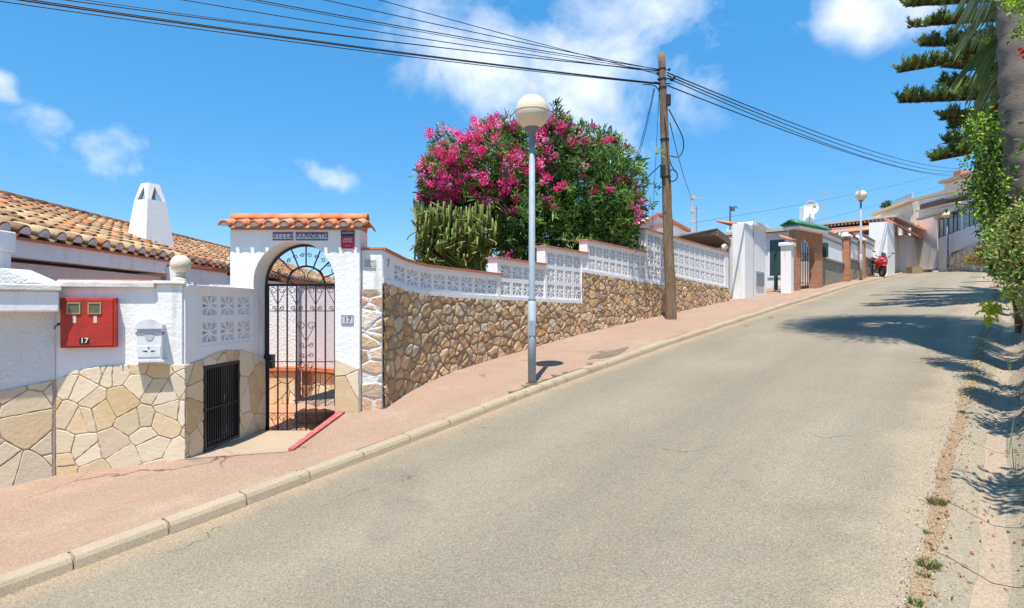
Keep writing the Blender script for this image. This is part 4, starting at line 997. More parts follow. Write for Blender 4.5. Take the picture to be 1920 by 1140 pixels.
# step B: 931..1022 two rows above base; step C 1022..1091 three rows; D 1091..1210 two rows on the raised wall; E three rows
build_screen('b',T(931),T(1022),zb1,zB,2,4,.09,.0)
build_screen('c',T(1021),T(1091),zb1,zC,3,4,.07,.02)
build_screen('c2',T(1091)+.001,T(1101),zbD,zC,2,1,.0,.0)
build_screen('d',T(1100),T(1211),zbD,zD,2,9,.08,.0)
build_screen('e',T(1210),T(1251),zbD,zE,3,3,.10,.0)
build_screen('e2',T(1251)+.001,WL-.02,zbE,zE,3,11,.0,.25)
t=thing('house_number',tuple(w3(.14,wpix(733,497)[1],.015)),'tiny dark digit 7 on the white end of the curved block screen','house number')
txm=text('number','7',simple('grey_digit',(.25,.27,.3),.6),w3(.13,zA(.13)-.13,.013),PI/2,.12,t,math.atan2(wat(.13)[2],-wat(.13)[3]),.002)

# ------------------------------------------------------------------ STREET LAMPS
gm=bpy.data.materials.new('opal_globe'); gm.use_nodes=True; b=gm.node_tree.nodes['Principled BSDF']; b.inputs['Base Color'].default_value=(.76,.64,.46,1); b.inputs['Roughness'].default_value=.10; b.inputs['Coat Weight'].default_value=.4; b.inputs['Subsurface Weight'].default_value=.25; b.inputs['Subsurface Radius'].default_value=(.1,.08,.05)
lamp0=thing('street_lamp',(0,0,0),'nearest street lamp, grey post with cream globe in front of the flowering tree','street lamp','globe street lamps')
H=3.1
m=MB(); m.smooth=True
m.tube([(0,0,-.03),(0,0,.95)],.046,16); m.tube([(0,0,.95),(0,0,.97),(0,0,2.72)],[.047,.039,.033],16); post=m.build('post',galv,lamp0)
m=MB(); m.smooth=True; m.lathe([(.034,2.72),(.036,2.74),(.036,2.80),(.026,2.82),(.035,2.86),(.07,2.90),(.088,2.915),(.088,2.93),(.02,2.94)],(0,0,0),20); m.build('collar',simple('dark_grey_metal',(.17,.19,.22),.45,spec=.5),lamp0)
m=MB(); m.smooth=True; m.sphere((0,0,H+.01),.2,32,20); gl0=m.build('globe',gm,lamp0); m=MB(); m.smooth=True; m.lathe([(.2,H+.003),(.2025,H+.005),(.2025,H+.013),(.2,H+.015)],(0,0,0),32); m.build('seam_ring',simple('cream_seam',(.55,.46,.33),.5),gl0)
m=MB(); m.box((-.035,-.049,.55),(.035,-.043,.72)); m.build('hatch',galv,post)
m=MB(); m.smooth=True; m.lathe([(.075,-.02),(.075,-.003),(.07,.004),(.05,.006)],(0,0,0),16); m.build('base_plate',simple('rusty_plate',(.16,.10,.06),.8),lamp0)
lamp0.location=W(5.50,4.22,zr(5.5)+.074); lamp0.scale=(1.03,1.03,1.03)
def copy_tree(o,parent=None,loc=None):
    c=o.copy(); COL.objects.link(c); c.parent=parent
    if loc is not None: c.location=loc
    for ch_ in [x for x in bpy.data.objects if x.parent==o]: copy_tree(ch_,c)
    return c
s2=28.4; p2=W(s2,4.35,zr(s2)+.12); 
l2_=copy_tree(lamp0,None,p2); l2_['label']='middle-distance globe street lamp beside the red motorbike'; l2_['category']='street lamp'
k=((HY-367)/F*p2.y-p2.z)/H; l2_.scale=(1.15,1.15,k)
p3=P(1777,500,36.0); l3_=copy_tree(lamp0,None,p3); l3_['label']='farthest globe street lamp at the bend below the glazed house'; k=((HY-404)/F*36-p3.z)/H; l3_.scale=(1.5,1.5,k)

# ------------------------------------------------------------------ UTILITY POLE + wires
pb=Vector((3.36,12.37,-.28)); ptop=Vector(((1240-CX)/F*12.3,12.3,(HY-100)/F*12.3))
up=thing('utility_pole',tuple(pb),'tall leaning weathered wooden utility pole in front of the stone wall','utility pole')
wood=mat('weathered_pole_wood',(.30,.21,.13),.9,(9,.8),(.16,.10,.06),bump=.03,bscale=25,stretch=(3,3,.5),stains=[(3,(.45,.36,.26),.5,.8,.7)])
def pp(t): return pb.lerp(ptop,t)
m=MB(); m.smooth=True; rs=random.Random(4)
m.tube([pp(-.03)]+[pp(i/24)+Vector((rs.uniform(-.006,.006),rs.uniform(-.006,.006),0)) for i in range(25)],[.125]+[.118-.045*i/24+rs.uniform(-.003,.003) for i in range(25)],14); m.build('shaft',wood,up)
blackp=simple('black_fitting',(.02,.02,.022),.5,spec=.5)
def tz(py): return (( (HY-py)/F*12.33)-pb.z)/(ptop.z-pb.z)
m=MB(); 
for py in (131,150,166,262,332): m.tube([pp(tz(py)-.003),pp(tz(py)+.003)],.118-.045*tz(py)+.008,14)
m.build('steel_bands',iron,up)
m=MB(); m.smooth=True
c=pp(tz(150)); m.tube([c,c+Vector((.18,-.02,.02))],.012,6); m.sphere(c+Vector((.2,-.02,.0)),.05,10,8); m.sphere(c+Vector((.25,-.02,.05)),.03,8,6)
c=pp(tz(133)); m.tube([c,c+Vector((.13,-.05,.0))],.01,6); m.sphere(c+Vector((.14,-.05,0)),.032,10,8)
c=pp(tz(158)); m.tube([c+Vector((-.2,-.05,.02)),c+Vector((.16,-.05,-.02))],.012,6)
c=pp(tz(142)); m.tube([c+Vector((-.13,-.05,.0)),c],.012,6); m.sphere(c+Vector((-.1,-.05,.03)),.03,8,6); m.sphere(c+Vector((-.09,-.05,-.1)),.028,8,6)
m.build('insulators',blackp,up)
m=MB(); c=pp(tz(190))+Vector((.09,-.06,0)); m.box(c-Vector((.05,.04,.12)),c+Vector((.05,.04,.12))); m.build('junction_box',blackp,up,bevel=.01); m=MB(); c=pp(tz(323))+Vector((-.09,-.1,0)); m.box(c-Vector((.045,.04,.13)),c+Vector((.045,.04,.13))); m.build('junction_box',blackp,up,bevel=.01)
m=MB(); m.smooth=True
def pxp(px,py,Y=12.3): return P(px,py,Y)
m.tube(cr([pxp(1254,205),pxp(1268,232),pxp(1280,258),pxp(1281,280),pxp(1272,294),pxp(1256,292)],8),.012,6)
c=pxp(1261,329,12.25); m.tube([c+Vector((.1*math.cos(a),.0+.01*math.sin(a*3),.12*math.sin(a))) for a in np.linspace(0,2*PI*2,50)],.012,6)
m.tube(cr([pxp(1254,292),pxp(1258,308),pxp(1266,322)],6),.01,6)
m.tube(cr([pxp(1246,215,12.2),pxp(1250,262,12.22),pxp(1252,300,12.22),pxp(1256,345,12.22)],6),.009,5)
m.tube(cr([pxp(1205,158),pxp(1225,160),pxp(1235,170),pxp(1240,195)],6),.012,5)
m.build('cable_loops',blackp,up)
wirem=simple('black_cable',(.025,.028,.035),.5)
def wire(p0,p1,sag,r,label,n=40):
    pts=[]
    for i in range(n+1):
        t=i/n; q=p0.lerp(p1,t); q.z-=4*sag*t*(1-t); pts.append(q)
    m=MB(); m.smooth=True; m.tube(pts,r,5); o=m.build('overhead_cable',wirem); return tag(o,label,'cable','overhead cables')
def lwire(px,py,py0,sag,r,label,dz=0):
    x0,y0=3.1,12.3; xe,ye=-22,1.5; k=(px-CX)/F
    t=(x0-k*y0)/((x0-xe)-k*(y0-ye)); Y=y0+(ye-y0)*t; zt_=(HY-py)/F*Y; z0=(HY-py0)/F*12.3
    ze=(zt_+4*sag*t*(1-t)-z0*(1-t))/t
    return wire(Vector((x0,y0,z0)),Vector((xe,ye,ze)),sag,r,label)
lwire(0,2,158,.42,.0085,'lowest cable left of the pole, leaving the frame at the top left corner')
lwire(40,0,157,.36,.013,'thick dark cable just above the lowest one left of the pole')
lwire(62,0,156,.38,.010,'cable twisted close against the thick dark one left of the pole')
lwire(125,0,132,.40,.009,'middle cable left of the pole, fourth from the bottom')
lwire(160,0,133,.46,.006,'thin cable of the middle pair, fifth from the bottom left of the pole')
lwire(345,0,136,.40,.008,'cable left of the pole leaving the top of the frame above the chimney')
lwire(462,0,134,.38,.006,'thin cable leaving the top of the frame above the arch')
lwire(482,0,130,.40,.009,'darker cable leaving the top of the frame above the arch')
lwire(610,0,131,.38,.008,'second steepest cable left of the pole')
lwire(712,0,140,.36,.007,'steepest cable, sloping down to the pole in front of the big cloud',)
def rwire(py0,px,py,sag,r,label):
    p0=Vector((3.25,12.3,(HY-py0)/F*12.3)); pe=P(px,py,44); d=(pe-p0); wire(p0,p0+d,sag,r,label)
rwire(136,1800,316,.5,.014,'highest cable running right from the pole toward the hill'); rwire(141,1800,322,.55,.014,'second highest cable running right from the pole'); rwire(146,1795,326,.6,.012,'third cable down running right from the pole'); rwire(160,1790,330,.45,.014,'lowest cable running right from the pole to the hill')
def dwire(a,b,r,label,sag=.0): wire(a,b,sag,r,label,10)
dwire(P(1226,166,12.3),P(1192,300,14.5),.008,'left one of two thin slack drop cables hanging behind the tree',.1); dwire(P(1228,166,12.3),P(1186,330,15.0),.006,'right one of two thin slack drop cables hanging behind the tree',.15)
dwire(P(1236,170,12.3),P(1220,470,16),.005,'very thin drop cable close to the left of the pole',.1)
dwire(P(1240,308,12.3),P(1185,360,13.6),.011,'short taut cable slanting from the pole down into the flowering tree')
dwire(P(1256,230,12.3),P(1298,372,24),.010,'thin cable dropping right from the pole to a rooftop aerial',.2)
dwire(P(1300,470,26),P(1900,298,60),.007,'faint lower cable rising to the right over the far roofs',.5); dwire(P(1300,418,26),P(1850,300,60),.007,'faint upper cable rising to the right over the far roofs',.4)

# ------------------------------------------------------------------ FOLIAGE
def leafmat(name,c,tr=.3,r=.55): return mat(name,c,r,attr=True,trans=tr,spec=.25)
leaf=leafmat('leaf',(1,1,1),.28); petal=leafmat('petal',(1,1,1),.35,.7)
bark=mat('bark',(.20,.15,.11),.9,(12,.8),(.10,.07,.05),bump=.02,bscale=30)
def leafcards(name,mt,parent,cents,dirs,lens,wids,cols,fold=.25,rng=RNG,off=None,sag=.12):
    """vectorised leaves: each a 6-vertex folded blade (2 quads)"""
    n=len(cents); C=np.asarray(cents,float); D=np.asarray(dirs,float); D/=np.linalg.norm(D,axis=1)[:,None]+1e-9
    R=rng.normal(size=(n,3)); X=np.cross(D,R); X/=np.linalg.norm(X,axis=1)[:,None]+1e-9; N2=np.cross(D,X)
    l=np.asarray(lens)[:,None]; w_=np.asarray(wids)[:,None]
    a=C; t=C+D*l-np.array([[0,0,1]])*l*sag; q1=C+D*l*.30+X*w_*.5+N2*w_*fold; q2=C+D*l*.30-X*w_*.5+N2*w_*fold; r1=C+D*l*.68+X*w_*.42+N2*w_*fold; r2=C+D*l*.68-X*w_*.42+N2*w_*fold
    V=np.stack([a,q1,r1,t,r2,q2],1).reshape(-1,3)
    if off is not None: V=V-np.array(off)
    me=bpy.data.meshes.new(name); base=np.arange(n)*6
    Fq=np.stack([np.stack([base,base+1,base+2,base+3],1),np.stack([base,base+3,base+4,base+5],1)],1).reshape(-1,4)
    me.vertices.add(len(V)); me.vertices.foreach_set('co',V.astype(np.float32).ravel())
    me.loops.add(Fq.size); me.loops.foreach_set('vertex_index',Fq.astype(np.int32).ravel())
    me.polygons.add(len(Fq)); me.polygons.foreach_set('loop_start',np.arange(0,Fq.size,4,dtype=np.int32)); 
    try: me.polygons.foreach_set('loop_total',np.full(len(Fq),4,dtype=np.int32))
    except Exception: pass
    me.update(calc_edges=True); me.validate()
    me.materials.append(mt); at=me.color_attributes.new('Col','FLOAT_COLOR','CORNER')
    cc=np.repeat(np.concatenate([np.asarray(cols),np.ones((n,1))],1),8,axis=0).astype(np.float32); at.data.foreach_set('color',cc.ravel())
    o=bpy.data.objects.new(name,me); link(o,parent); return o
def offs(parent):
    p=parent
    while p is not None:
        if p in OFF: return tuple(OFF[p])
        p=p.parent
    return (0,0,0)
def clumps(blobs,n,rng,shell=.55):
    """twig tips spread through ellipsoids, weighted to outside. blobs: (center,radii,weight)"""
    w_=np.array([b[2] for b in blobs],float); w_/=w_.sum(); idx=rng.choice(len(blobs),n,p=w_)
    d=rng.normal(size=(n,3)); d/=np.linalg.norm(d,axis=1)[:,None]; r=shell+(1-shell)*rng.random(n)**.6
    lump=1+.20*np.sin(d[:,0]*7+idx)+.12*np.sin(d[:,2]*9+idx*2)+.10*np.sin(d[:,1]*8+d[:,0]*5)
    C=np.array([blobs[i][0] for i in idx]); R=np.array([blobs[i][1] for i in idx])
    return C+d*R*(r*lump)[:,None],d
def palette(n,cols,rng,v=.25):
    c=np.array(cols)[rng.integers(0,len(cols),n)]; return c*rng.uniform(1-v,1+v,(n,1))
GREEN=[(.10,.20,.045),(.15,.29,.06),(.06,.14,.035),(.26,.39,.10),(.13,.25,.065)]
def bl(px,py,Y,rx,rz,w_,ry=None):
    c=P(px,py,Y); ry=ry or (rx+rz)/2/F*Y
    if px>1780: ry*=.45
    return (np.array(c),np.array((rx/F*Y,ry,rz/F*Y)),w_)
ot=thing('oleander_tree',(.9,12.6,.1),'large oleander with magenta blossom on the left and dark green leaves right','tree')
rng=np.random.default_rng(21)
blobs=[bl(905,330,12.2,105,78,1.6),bl(1035,290,12.4,78,62,1),bl(1090,350,12.6,105,92,2.1),bl(1000,430,12.4,120,72,1.8),bl(1135,430,12.6,66,56,1.1),bl(850,345,12.0,55,48,.5),bl(1150,330,12.8,36,62,.45),bl(960,375,12.1,90,80,1.2),bl(1060,450,12.5,90,55,1),bl(1035,245,12.4,30,30,.14),bl(1168,395,12.7,28,42,.2),bl(812,345,11.9,24,40,.25),bl(940,255,12.3,45,26,.25),bl(1130,270,12.7,30,26,.18)]
tips,dd=clumps(blobs,3600,rng,.35); t2_,d2_=clumps(blobs,420,rng,.99); tips=np.concatenate([tips,t2_+d2_*rng.uniform(.0,.12,(420,1))]); dd=np.concatenate([dd,d2_])
k=9
C=np.repeat(tips,k,0)+rng.normal(size=(len(tips)*k,3))*.035; D=np.repeat(dd*.6+np.array([0,0,.35]),k,0)+rng.normal(size=(len(tips)*k,3))*.55
n=len(C)
tipcol=palette(len(tips),GREEN,rng,.35); 
cols=np.repeat(tipcol,k,0)*rng.uniform(.8,1.2,(n,1))
leafcards('crown',leaf,ot,C,D,rng.uniform(.13,.22,n),rng.uniform(.022,.036,n),cols,rng=rng,off=offs(ot))
# blossom
fb=[bl(900,325,12.0,105,76,4.2),bl(838,345,11.9,52,50,2.0),bl(1030,275,12.3,72,52,1.2),bl(955,360,11.9,75,55,.7),bl(1090,320,12.4,100,70,.28),bl(1180,375,12.6,22,40,.12),bl(1050,240,12.4,22,20,.35),bl(935,240,12.3,45,18,.4)]
ft,fd=clumps(fb,780,rng,.80)
keep=(fd[:,1]<.35)|(fd[:,2]>.3); ft=ft[keep]; fd=fd[keep]
ex=[P(1048,352,11.4),P(1020,330,11.5),P(1055,345,11.5),P(965,392,11.3),P(950,395,11.4),P(918,455,11.4),P(915,430,11.5),P(1190,390,12),P(1200,400,12),P(1205,378,12),P(1195,415,12),P(1180,425,12.3),P(953,478,11.5)]
ft=np.concatenate([ft,np.array([list(e) for e in ex])]); fd=np.concatenate([fd,np.tile([0,-1,.3],(len(ex),1))])
k=42; C=np.repeat(ft,k,0)+rng.normal(size=(len(ft)*k,3))*rng.uniform(.025,.060,(len(ft)*k,1)); D=rng.normal(size=(len(C),3))+np.array([0,-.4,.3]); n=len(C)
fc=palette(len(ft),[(.90,.09,.34),(.94,.18,.44),(.84,.05,.25),(.95,.36,.58),(.82,.06,.24)],rng,.15)
leafcards('blossom',petal,ot,C,D,rng.uniform(.030,.050,n),rng.uniform(.030,.046,n),np.repeat(fc,k,0)*rng.uniform(.8,1.2,(n,1)),rng=rng,off=offs(ot))
m=MB(); m.smooth=True; rs=random.Random(9)
for i in range(16):
    b_=blobs[rs.randrange(len(blobs))]; e=Vector(b_[0])+Vector((rs.uniform(-.5,.5),rs.uniform(-.3,.3),rs.uniform(-.2,.3))); s0=Vector((.9+rs.uniform(-.25,.25),12.7+rs.uniform(-.2,.2),-.2))
    mid=s0.lerp(e,.5)+Vector((rs.uniform(-.2,.2),rs.uniform(-.2,.2),.25)); m.tube(cr([s0,mid,e],6),[.06-.045*q/12 for q in range(13)],7)
m.build('trunk',bark,ot)
# candelabra euphorbia
eu=thing('cactus_tree',(-.55,11.6,.0),'dense yellow-green candelabra euphorbia fanning up left of the oleander','cactus')
m=MB(); m.smooth=True; rs=random.Random(14)
for i in range(760):
    fx=rs.random()**.8
    bx=912-rs.uniform(0,55)*fx; by=522
    if rs.random()<.0: tx=rs.uniform(786,826); ty=rs.uniform(292,390)
    else: 
        tx=784+ (925-784)*(1-fx)+rs.uniform(-8,14); ty=(rs.uniform(310,410) if tx<858 and rs.random()<.45 else rs.uniform(376,430))+ rs.random()**2*60+ (0 if tx>795 else 25)
    Y0=11.7+rs.uniform(-.3,.3); Y1=(12.3+rs.uniform(-.2,.5)) if ty<374 else 11.5+rs.uniform(-.6,.7)
    a=P(bx,by,Y0); e=P(tx,ty,Y1); 
    out=min(tx,bx)-rs.uniform(0,22)*(fx); mpt=P(out*.75+bx*.25-6,by*.42+ty*.58,(Y0+Y1)/2); kk=P(tx*.9+out*.1,by*.2+ty*.8,Y1)
    pts=cr([a,mpt,kk,e],5); r0=.0195; c=random.choice([(.22,.27,.055),(.14,.19,.045),(.09,.13,.035),(.29,.32,.065),(.12,.16,.04)]); L_=len(pts)
    m.tube(pts,[r0*.7]+[r0]*(L_-3)+[r0*.9,r0*.35],10,c,star=.38)
    for q in range(2):
        if rs.random()<.35:
            t0=pts[int(L_*rs.uniform(.5,.8))]; e2=e+Vector((rs.uniform(-.25,.2),rs.uniform(-.2,.2),rs.uniform(-.35,.05))); m.tube(cr([t0,t0.lerp(e2,.4)+Vector((rs.uniform(-.1,.1),0,-.02)),e2],4),[r0*.6]+[r0*.85]*6+[r0*.75,r0*.3],8,(.26,.27,.07) if rs.random()<.5 else c,star=.35)
m.build('stems',mat('succulent_skin',(1,1,1),.55,attr=True,bump=.004,bscale=60,stains=[(14,(.33,.32,.10),.55,.8,.4)]),eu)
m=MB(); m.smooth=True; m.tube([P(905,560,11.7),P(905,520,11.7),P(900,500,11.7)],[.14,.12,.08],10); m.tube([P(880,560,11.8),P(878,520,11.7),P(868,500,11.7)],[.10,.09,.06],10); m.build('trunk',bark,eu)
# small shrub beside right of oleander, behind the wall
def bush(name,label,cat,blobs,nt,k,ll,lw,cols,seed,group=None,tw=.05,dirz=.3,mt=None,base=None,trunk=True,shell=.4,thingname=None):
    rng=np.random.default_rng(seed); c=np.mean([b[0] for b in blobs],0); zb=min(b[0][2]-b[1][2] for b in blobs)
    t=thing(name,(c[0],c[1],zb),label,cat,group)
    tips,dd=clumps(blobs,nt,rng,shell); C=np.repeat(tips,k,0)+rng.normal(size=(nt*k,3))*tw; D=np.repeat(dd,k,0)*.7+rng.normal(size=(nt*k,3))*.7+np.array([0,0,dirz]); n=nt*k
    cc=np.repeat(palette(nt,cols,rng,.3),k,0)*rng.uniform(.8,1.2,(n,1))
    leafcards('foliage',mt or leaf,t,C,D,rng.uniform(ll*.7,ll*1.2,n),rng.uniform(lw*.7,lw*1.2,n),cc,rng=rng,off=offs(t))
    if trunk:
        m=MB(); m.smooth=True; rs=random.Random(seed)
        for i in range(7):
            b_=blobs[rs.randrange(len(blobs))]; e=Vector(b_[0])+Vector([rs.uniform(-.5,.5)*x for x in b_[1]]); s0=Vector(base or (c[0],c[1],zb))+Vector((rs.uniform(-.1,.1),rs.uniform(-.1,.1),-.1)); m.tube(cr([s0,s0.lerp(e,.5)+Vector((rs.uniform(-.1,.1),0,.1)),e],5),[.03-.02*q/10 for q in range(11)],6)
        m.build('stems',bark,t)
    return t
bush('shrub','pale green leafy shrub peeping between the oleander and the stepped screen','shrub',[bl(1190,462,13.6,34,26,1),bl(1150,480,13.4,30,22,.8)],260,9,.16,.03,[(.16,.25,.05),(.10,.18,.04)],31)
# ------------------------------------------------------------------ PALM
pt=thing('palm_tree',(5.62,6.25,-.5),'grey-trunked palm with drooping feathery fronds at the right frame edge','palm tree')
m=MB(); m.smooth=True; pts=[];rad=[]
pc=[(5.88,6.36,-.8),(5.74,6.30,.4),(5.53,6.25,1.6),(5.44,6.22,3.0),(5.44,6.28,4.6),(5.62,6.6,6.2),(6.0,7.15,8.1)]
path=cr([Vector(p) for p in pc],14)
for i,p in enumerate(path): pts.append(p); rad.append(.235+.012*math.sin(i*2.1)+(.03 if i>60 else 0)+.0)
m.tube(pts,rad,24)
palmbark=mat('palm_bark',(.30,.25,.21),.95,(5,.6),(.20,.16,.13),bump=.03,bscale=14,stretch=(2,2,9),stains=[(2,(.36,.32,.28),.5,.7,.5)])
m.build('trunk',palmbark,pt)
rng=np.random.default_rng(5); crown=Vector(path[-1])
def frond(az,el,ln,droop,seed,cols,leafl=.75,start=None,nseg=44):
    """palmate leaf: petiole then a fan of long narrow drooping segments"""
    r_=np.random.default_rng(seed); n=12; pts=[]; d=Vector((math.cos(az)*math.cos(el),math.sin(az)*math.cos(el),math.sin(el))); p=Vector(start) if start is not None else crown.copy()
    for i in range(n+1):
        pts.append(p.copy()); p=p+d*(ln/n); d=(d+Vector((0,0,-droop/n*(1.0+i/n)))).normalized()
    hub=pts[-1]; tg=(pts[-1]-pts[-2]).normalized(); sd=tg.cross(Vector((0,0,1))); sd=sd.normalized() if sd.length>.05 else Vector((1,0,0)); up=sd.cross(tg)
    C=[];D=[];Ls=[]
    for q in range(nseg):
        a=(q/(nseg-1)-.5)*PI*1.25; d=(tg*math.cos(a)+sd*math.sin(a)+up*.12).normalized(); l=leafl*(.75+.35*math.cos(a*.8))*r_.uniform(.9,1.08); pos=hub+d*.02
        for k_ in range(4):   # four pieces per segment, bending down
            C.append(list(pos)); dd_=d+Vector((r_.normal()*.03,r_.normal()*.03,0)); D.append(list(dd_)); Ls.append(l/3.2); pos=pos+dd_.normalized()*(l/4); d=(d+Vector((0,0,-.34))).normalized()
    cc=np.tile(np.array(cols[r_.integers(0,len(cols))]),(len(C),1))*r_.uniform(.75,1.25,(len(C),1))
    o=leafcards('frond',leaf,pt,np.array(C),np.array(D),np.array(Ls),np.full(len(C),.030),cc,rng=r_,off=offs(pt),fold=.10,sag=.03)
    mm=MB(); mm.smooth=True; mm.tube(pts,[.022-.008*i/n for i in range(n+1)],6,(.3,.32,.12)); st=mm.build('petiole',mat_rib,pt)
    return o
mat_rib=mat('palm_midrib',(.30,.30,.10),.6)
PC=[(.13,.18,.035),(.09,.14,.03),(.18,.21,.055),(.22,.22,.08)]
rs=random.Random(2)
for i in range(52): frond(2*PI*i/26+rs.uniform(-.15,.15),rs.uniform(.1,1.1),rs.uniform(.5,1.35),rs.uniform(.2,.7),100+i,PC,1.05,None,40)
for i,(x,y,Y_,az,el,l_) in enumerate([(1930,-150,6.5,3.3,-.75,.95),(1925,-60,6.6,3.15,-.55,.95),(1905,-20,6.7,2.9,-.9,.85),(1935,30,6.6,3.2,-.35,.9),(1915,60,6.75,3.0,-.8,.85),(1905,110,6.9,3.1,-.7,.78),(1925,120,6.6,3.3,-.95,.8),(1912,-110,7.0,3.0,-.6,.95),(1900,30,7.1,3.2,-1.1,.9),(1910,165,7.0,3.1,-1.0,.62)]):
    e=P(x,y,Y_+.15); frond(az,el,.35,.2,300+i,[(.30,.33,.12),(.24,.30,.09),(.36,.37,.17),(.16,.22,.06)],l_,e-Vector((math.cos(az)*.3,math.sin(az)*.3,-.1)),46)

# ------------------------------------------------------------------ NORFOLK PINE
nt0=Vector((12.4,12.6,.1)); npn=thing('pine_tree',tuple(nt0),'tiered dark pine with upturned feathery branches behind the palm','pine tree')
m=MB(); m.smooth=True; m.tube([nt0+Vector((0,0,z)) for z in (-.5,3,7,11,13.5)],[.24,.20,.15,.08,.02],12); m.build('trunk',bark,npn)
rng=np.random.default_rng(77); BC=[];BD=[];BL=[];BCol=[]; wood_=MB(); wood_.smooth=True
def pine_branch(a,e,sagv,dens=1.0,wid=.42):
    mid=a.lerp(e,.5)+Vector((0,0,-sagv)); pts=cr([a,mid,e],10); wood_.tube(pts,[.035-.026*i/20 for i in range(21)],6)
    ax=(e-a).normalized(); sd=ax.cross(Vector((0,0,1))).normalized(); L_=(e-a).length
    nt_=int(L_*27*dens)
    for i in range(int(L_*130)):
        f=.2+.8*rng.random(); p=pts[min(19,int(f*20))].lerp(pts[min(20,int(f*20)+1)],rng.random()); v=rng.normal(size=3); v/=np.linalg.norm(v)
        BC.append(list(p)); BD.append([v[0]*.7+ax.x,v[1]*.7+ax.y,v[2]*.5+.3]); BL.append(.11*rng.uniform(.7,1.2)); BCol.append([c*rng.uniform(.8,1.3) for c in (.08,.12,.03)])
    for i in range(nt_):
        f=.18+.82*(i+rng.random())/nt_; p=pts[min(20,int(f*20))]
        for sg in (-1,1):
            l=wid*(1-.5*f)*rng.uniform(.25,1.15)
            if rng.random()<.22: continue
            q=p; d=(ax*(.2+.7*rng.random())+sd*sg*(.4+.7*rng.random())+Vector((0,0,.45*rng.random()+.05))).normalized(); tw=[p]
            ns=6
            for s_ in range(ns): 
                q=q+d*(l/ns); d=(d+Vector((rng.normal()*.06,rng.normal()*.06,.17+.12*rng.random()))).normalized(); tw.append(q)
            wood_.tube(tw,.005,3)
            col=random.choice([(.14,.22,.06),(.20,.28,.07),(.28,.34,.08),(.09,.15,.045)])
            for s_ in range(1,ns+1):
                for q_ in range(7):
                    BC.append(list(tw[s_].lerp(tw[s_-1],rng.random()))); v=rng.normal(size=3); v/=np.linalg.norm(v); BD.append([v[0]*.8+d.x*.7,v[1]*.8+d.y*.7,v[2]*.5+d.z*.8+.5]); BL.append(.12*rng.uniform(.7,1.3)); BCol.append([c*rng.uniform(.75,1.3) for c in col])
def T_(z): return nt0+Vector((0,0,z-nt0.z))
vis=[(1702,12,1940,-40,12.0),(1745,46,1930,0,12.8),(1688,136,1900,40,12.0),(1730,85,1880,62,13.0),(1690,192,1900,150,12.2),(1770,125,1900,120,13.4),(1768,224,1900,190,12.6),(1765,160,1900,150,13.6),(1750,302,1900,215,12.0),(1775,268,1900,235,13.0),(1800,100,1900,80,11.6),(1815,250,1900,205,13.6),(1780,75,1900,20,14.2),(1760,185,1900,120,14.5),(1790,290,1900,240,11.8),(1805,180,1900,150,11.5),(1810,30,1900,0,13.5),(1780,240,1900,200,14.5)]
for x,y,x2,y2,Y in vis:
    e=P(x,y,Y); a=nt0.copy(); a.z=P(x2,y2,12.5).z; pine_branch(a,e,.12,1.1,.55)
for k_ in range(4):
    z=6.6+k_*1.75; r=3.2-.42*k_
    for i in range(5): a=2*PI*i/5+k_*.6; pine_branch(T_(z),T_(z+.3)+Vector((math.cos(a)*r,math.sin(a)*r,0)),.1,.55,.5)
for z in (2.6,4.4,5.6):
    for i in range(3): a=-.9+i*.9; pine_branch(T_(z),T_(z+.2)+Vector((math.cos(a)*3,math.sin(a)*3,0)),.1,.5,.5)
wood_.build('branches',bark,npn)
leafcards('needles',leafmat('needle',(1,1,1),.3),npn,np.array(BC),np.array(BD),np.array(BL),np.full(len(BC),.016),np.array(BCol),rng=rng,off=offs(npn))

# ------------------------------------------------------------------ creeper & bushes on the right bank
BRT=[(.24,.42,.03),(.34,.52,.04),(.16,.30,.03),(.10,.2,.03),(.36,.48,.06)]
DKG=[(.035,.08,.015),(.06,.12,.02),(.025,.055,.012),(.11,.19,.03)]
bush('creeper','bright green leafy creeper hanging around the palm trunk','creeper',[bl(1866,262,6.6,18,30,.8,.15),bl(1872,330,6.6,18,42,1,.15),bl(1888,222,6.6,14,20,.4,.1),bl(1848,345,6.1,22,24,.45,.2),bl(1876,395,6.5,13,40,.8,.15),bl(1840,238,6.2,20,9,.2,.12),bl(1838,300,6.1,16,8,.15,.1),bl(1834,385,6.2,16,9,.18,.1),bl(1878,440,5.9,10,20,.3,.15)],720,8,.048,.021,BRT+DKG[:2],41,base=(6.1,6.9,-.2),tw=.075,dirz=-.35,shell=.05)
bush('bush','light green bush with reddish tips spilling over the gutter below the palm trunk','bush',[bl(1930,425,5.0,26,26,1,.25),bl(1918,470,5.0,30,28,1.1,.25),bl(1934,508,4.9,26,30,1.0,.25),bl(1893,458,5.6,17,20,.7,.2),bl(1950,560,4.4,8,16,.2,.1)],1700,9,.038,.015,[(.32,.44,.09),(.20,.34,.06),(.40,.46,.14),(.10,.18,.04),(.42,.28,.13)],42,tw=.07,shell=.15,base=(5.3,5.4,-.7))
bush('bush','dark dense foliage filling the bank behind the creeper','bush',[bl(1940,380,7.8,40,110,1,.9),bl(1960,330,8.0,50,130,1,1.0),bl(1912,465,8.6,20,40,.8,.8)],900,8,.10,.045,DKG,43,tw=.08)
bush('shrub','blue-grey wispy shrub beside the end of the road','shrub',[bl(1866,455,16,12,24,1,.5),bl(1872,425,15,12,24,.6,.5)],200,8,.10,.03,[(.16,.20,.12),(.24,.26,.22),(.10,.15,.06)],44)
bush('shrub','rusty red shrub against the far curved stone wall','shrub',[bl(1846,470,24,14,9,1,.5)],180,7,.12,.05,[(.40,.14,.08),(.30,.16,.08),(.14,.18,.05)],45)
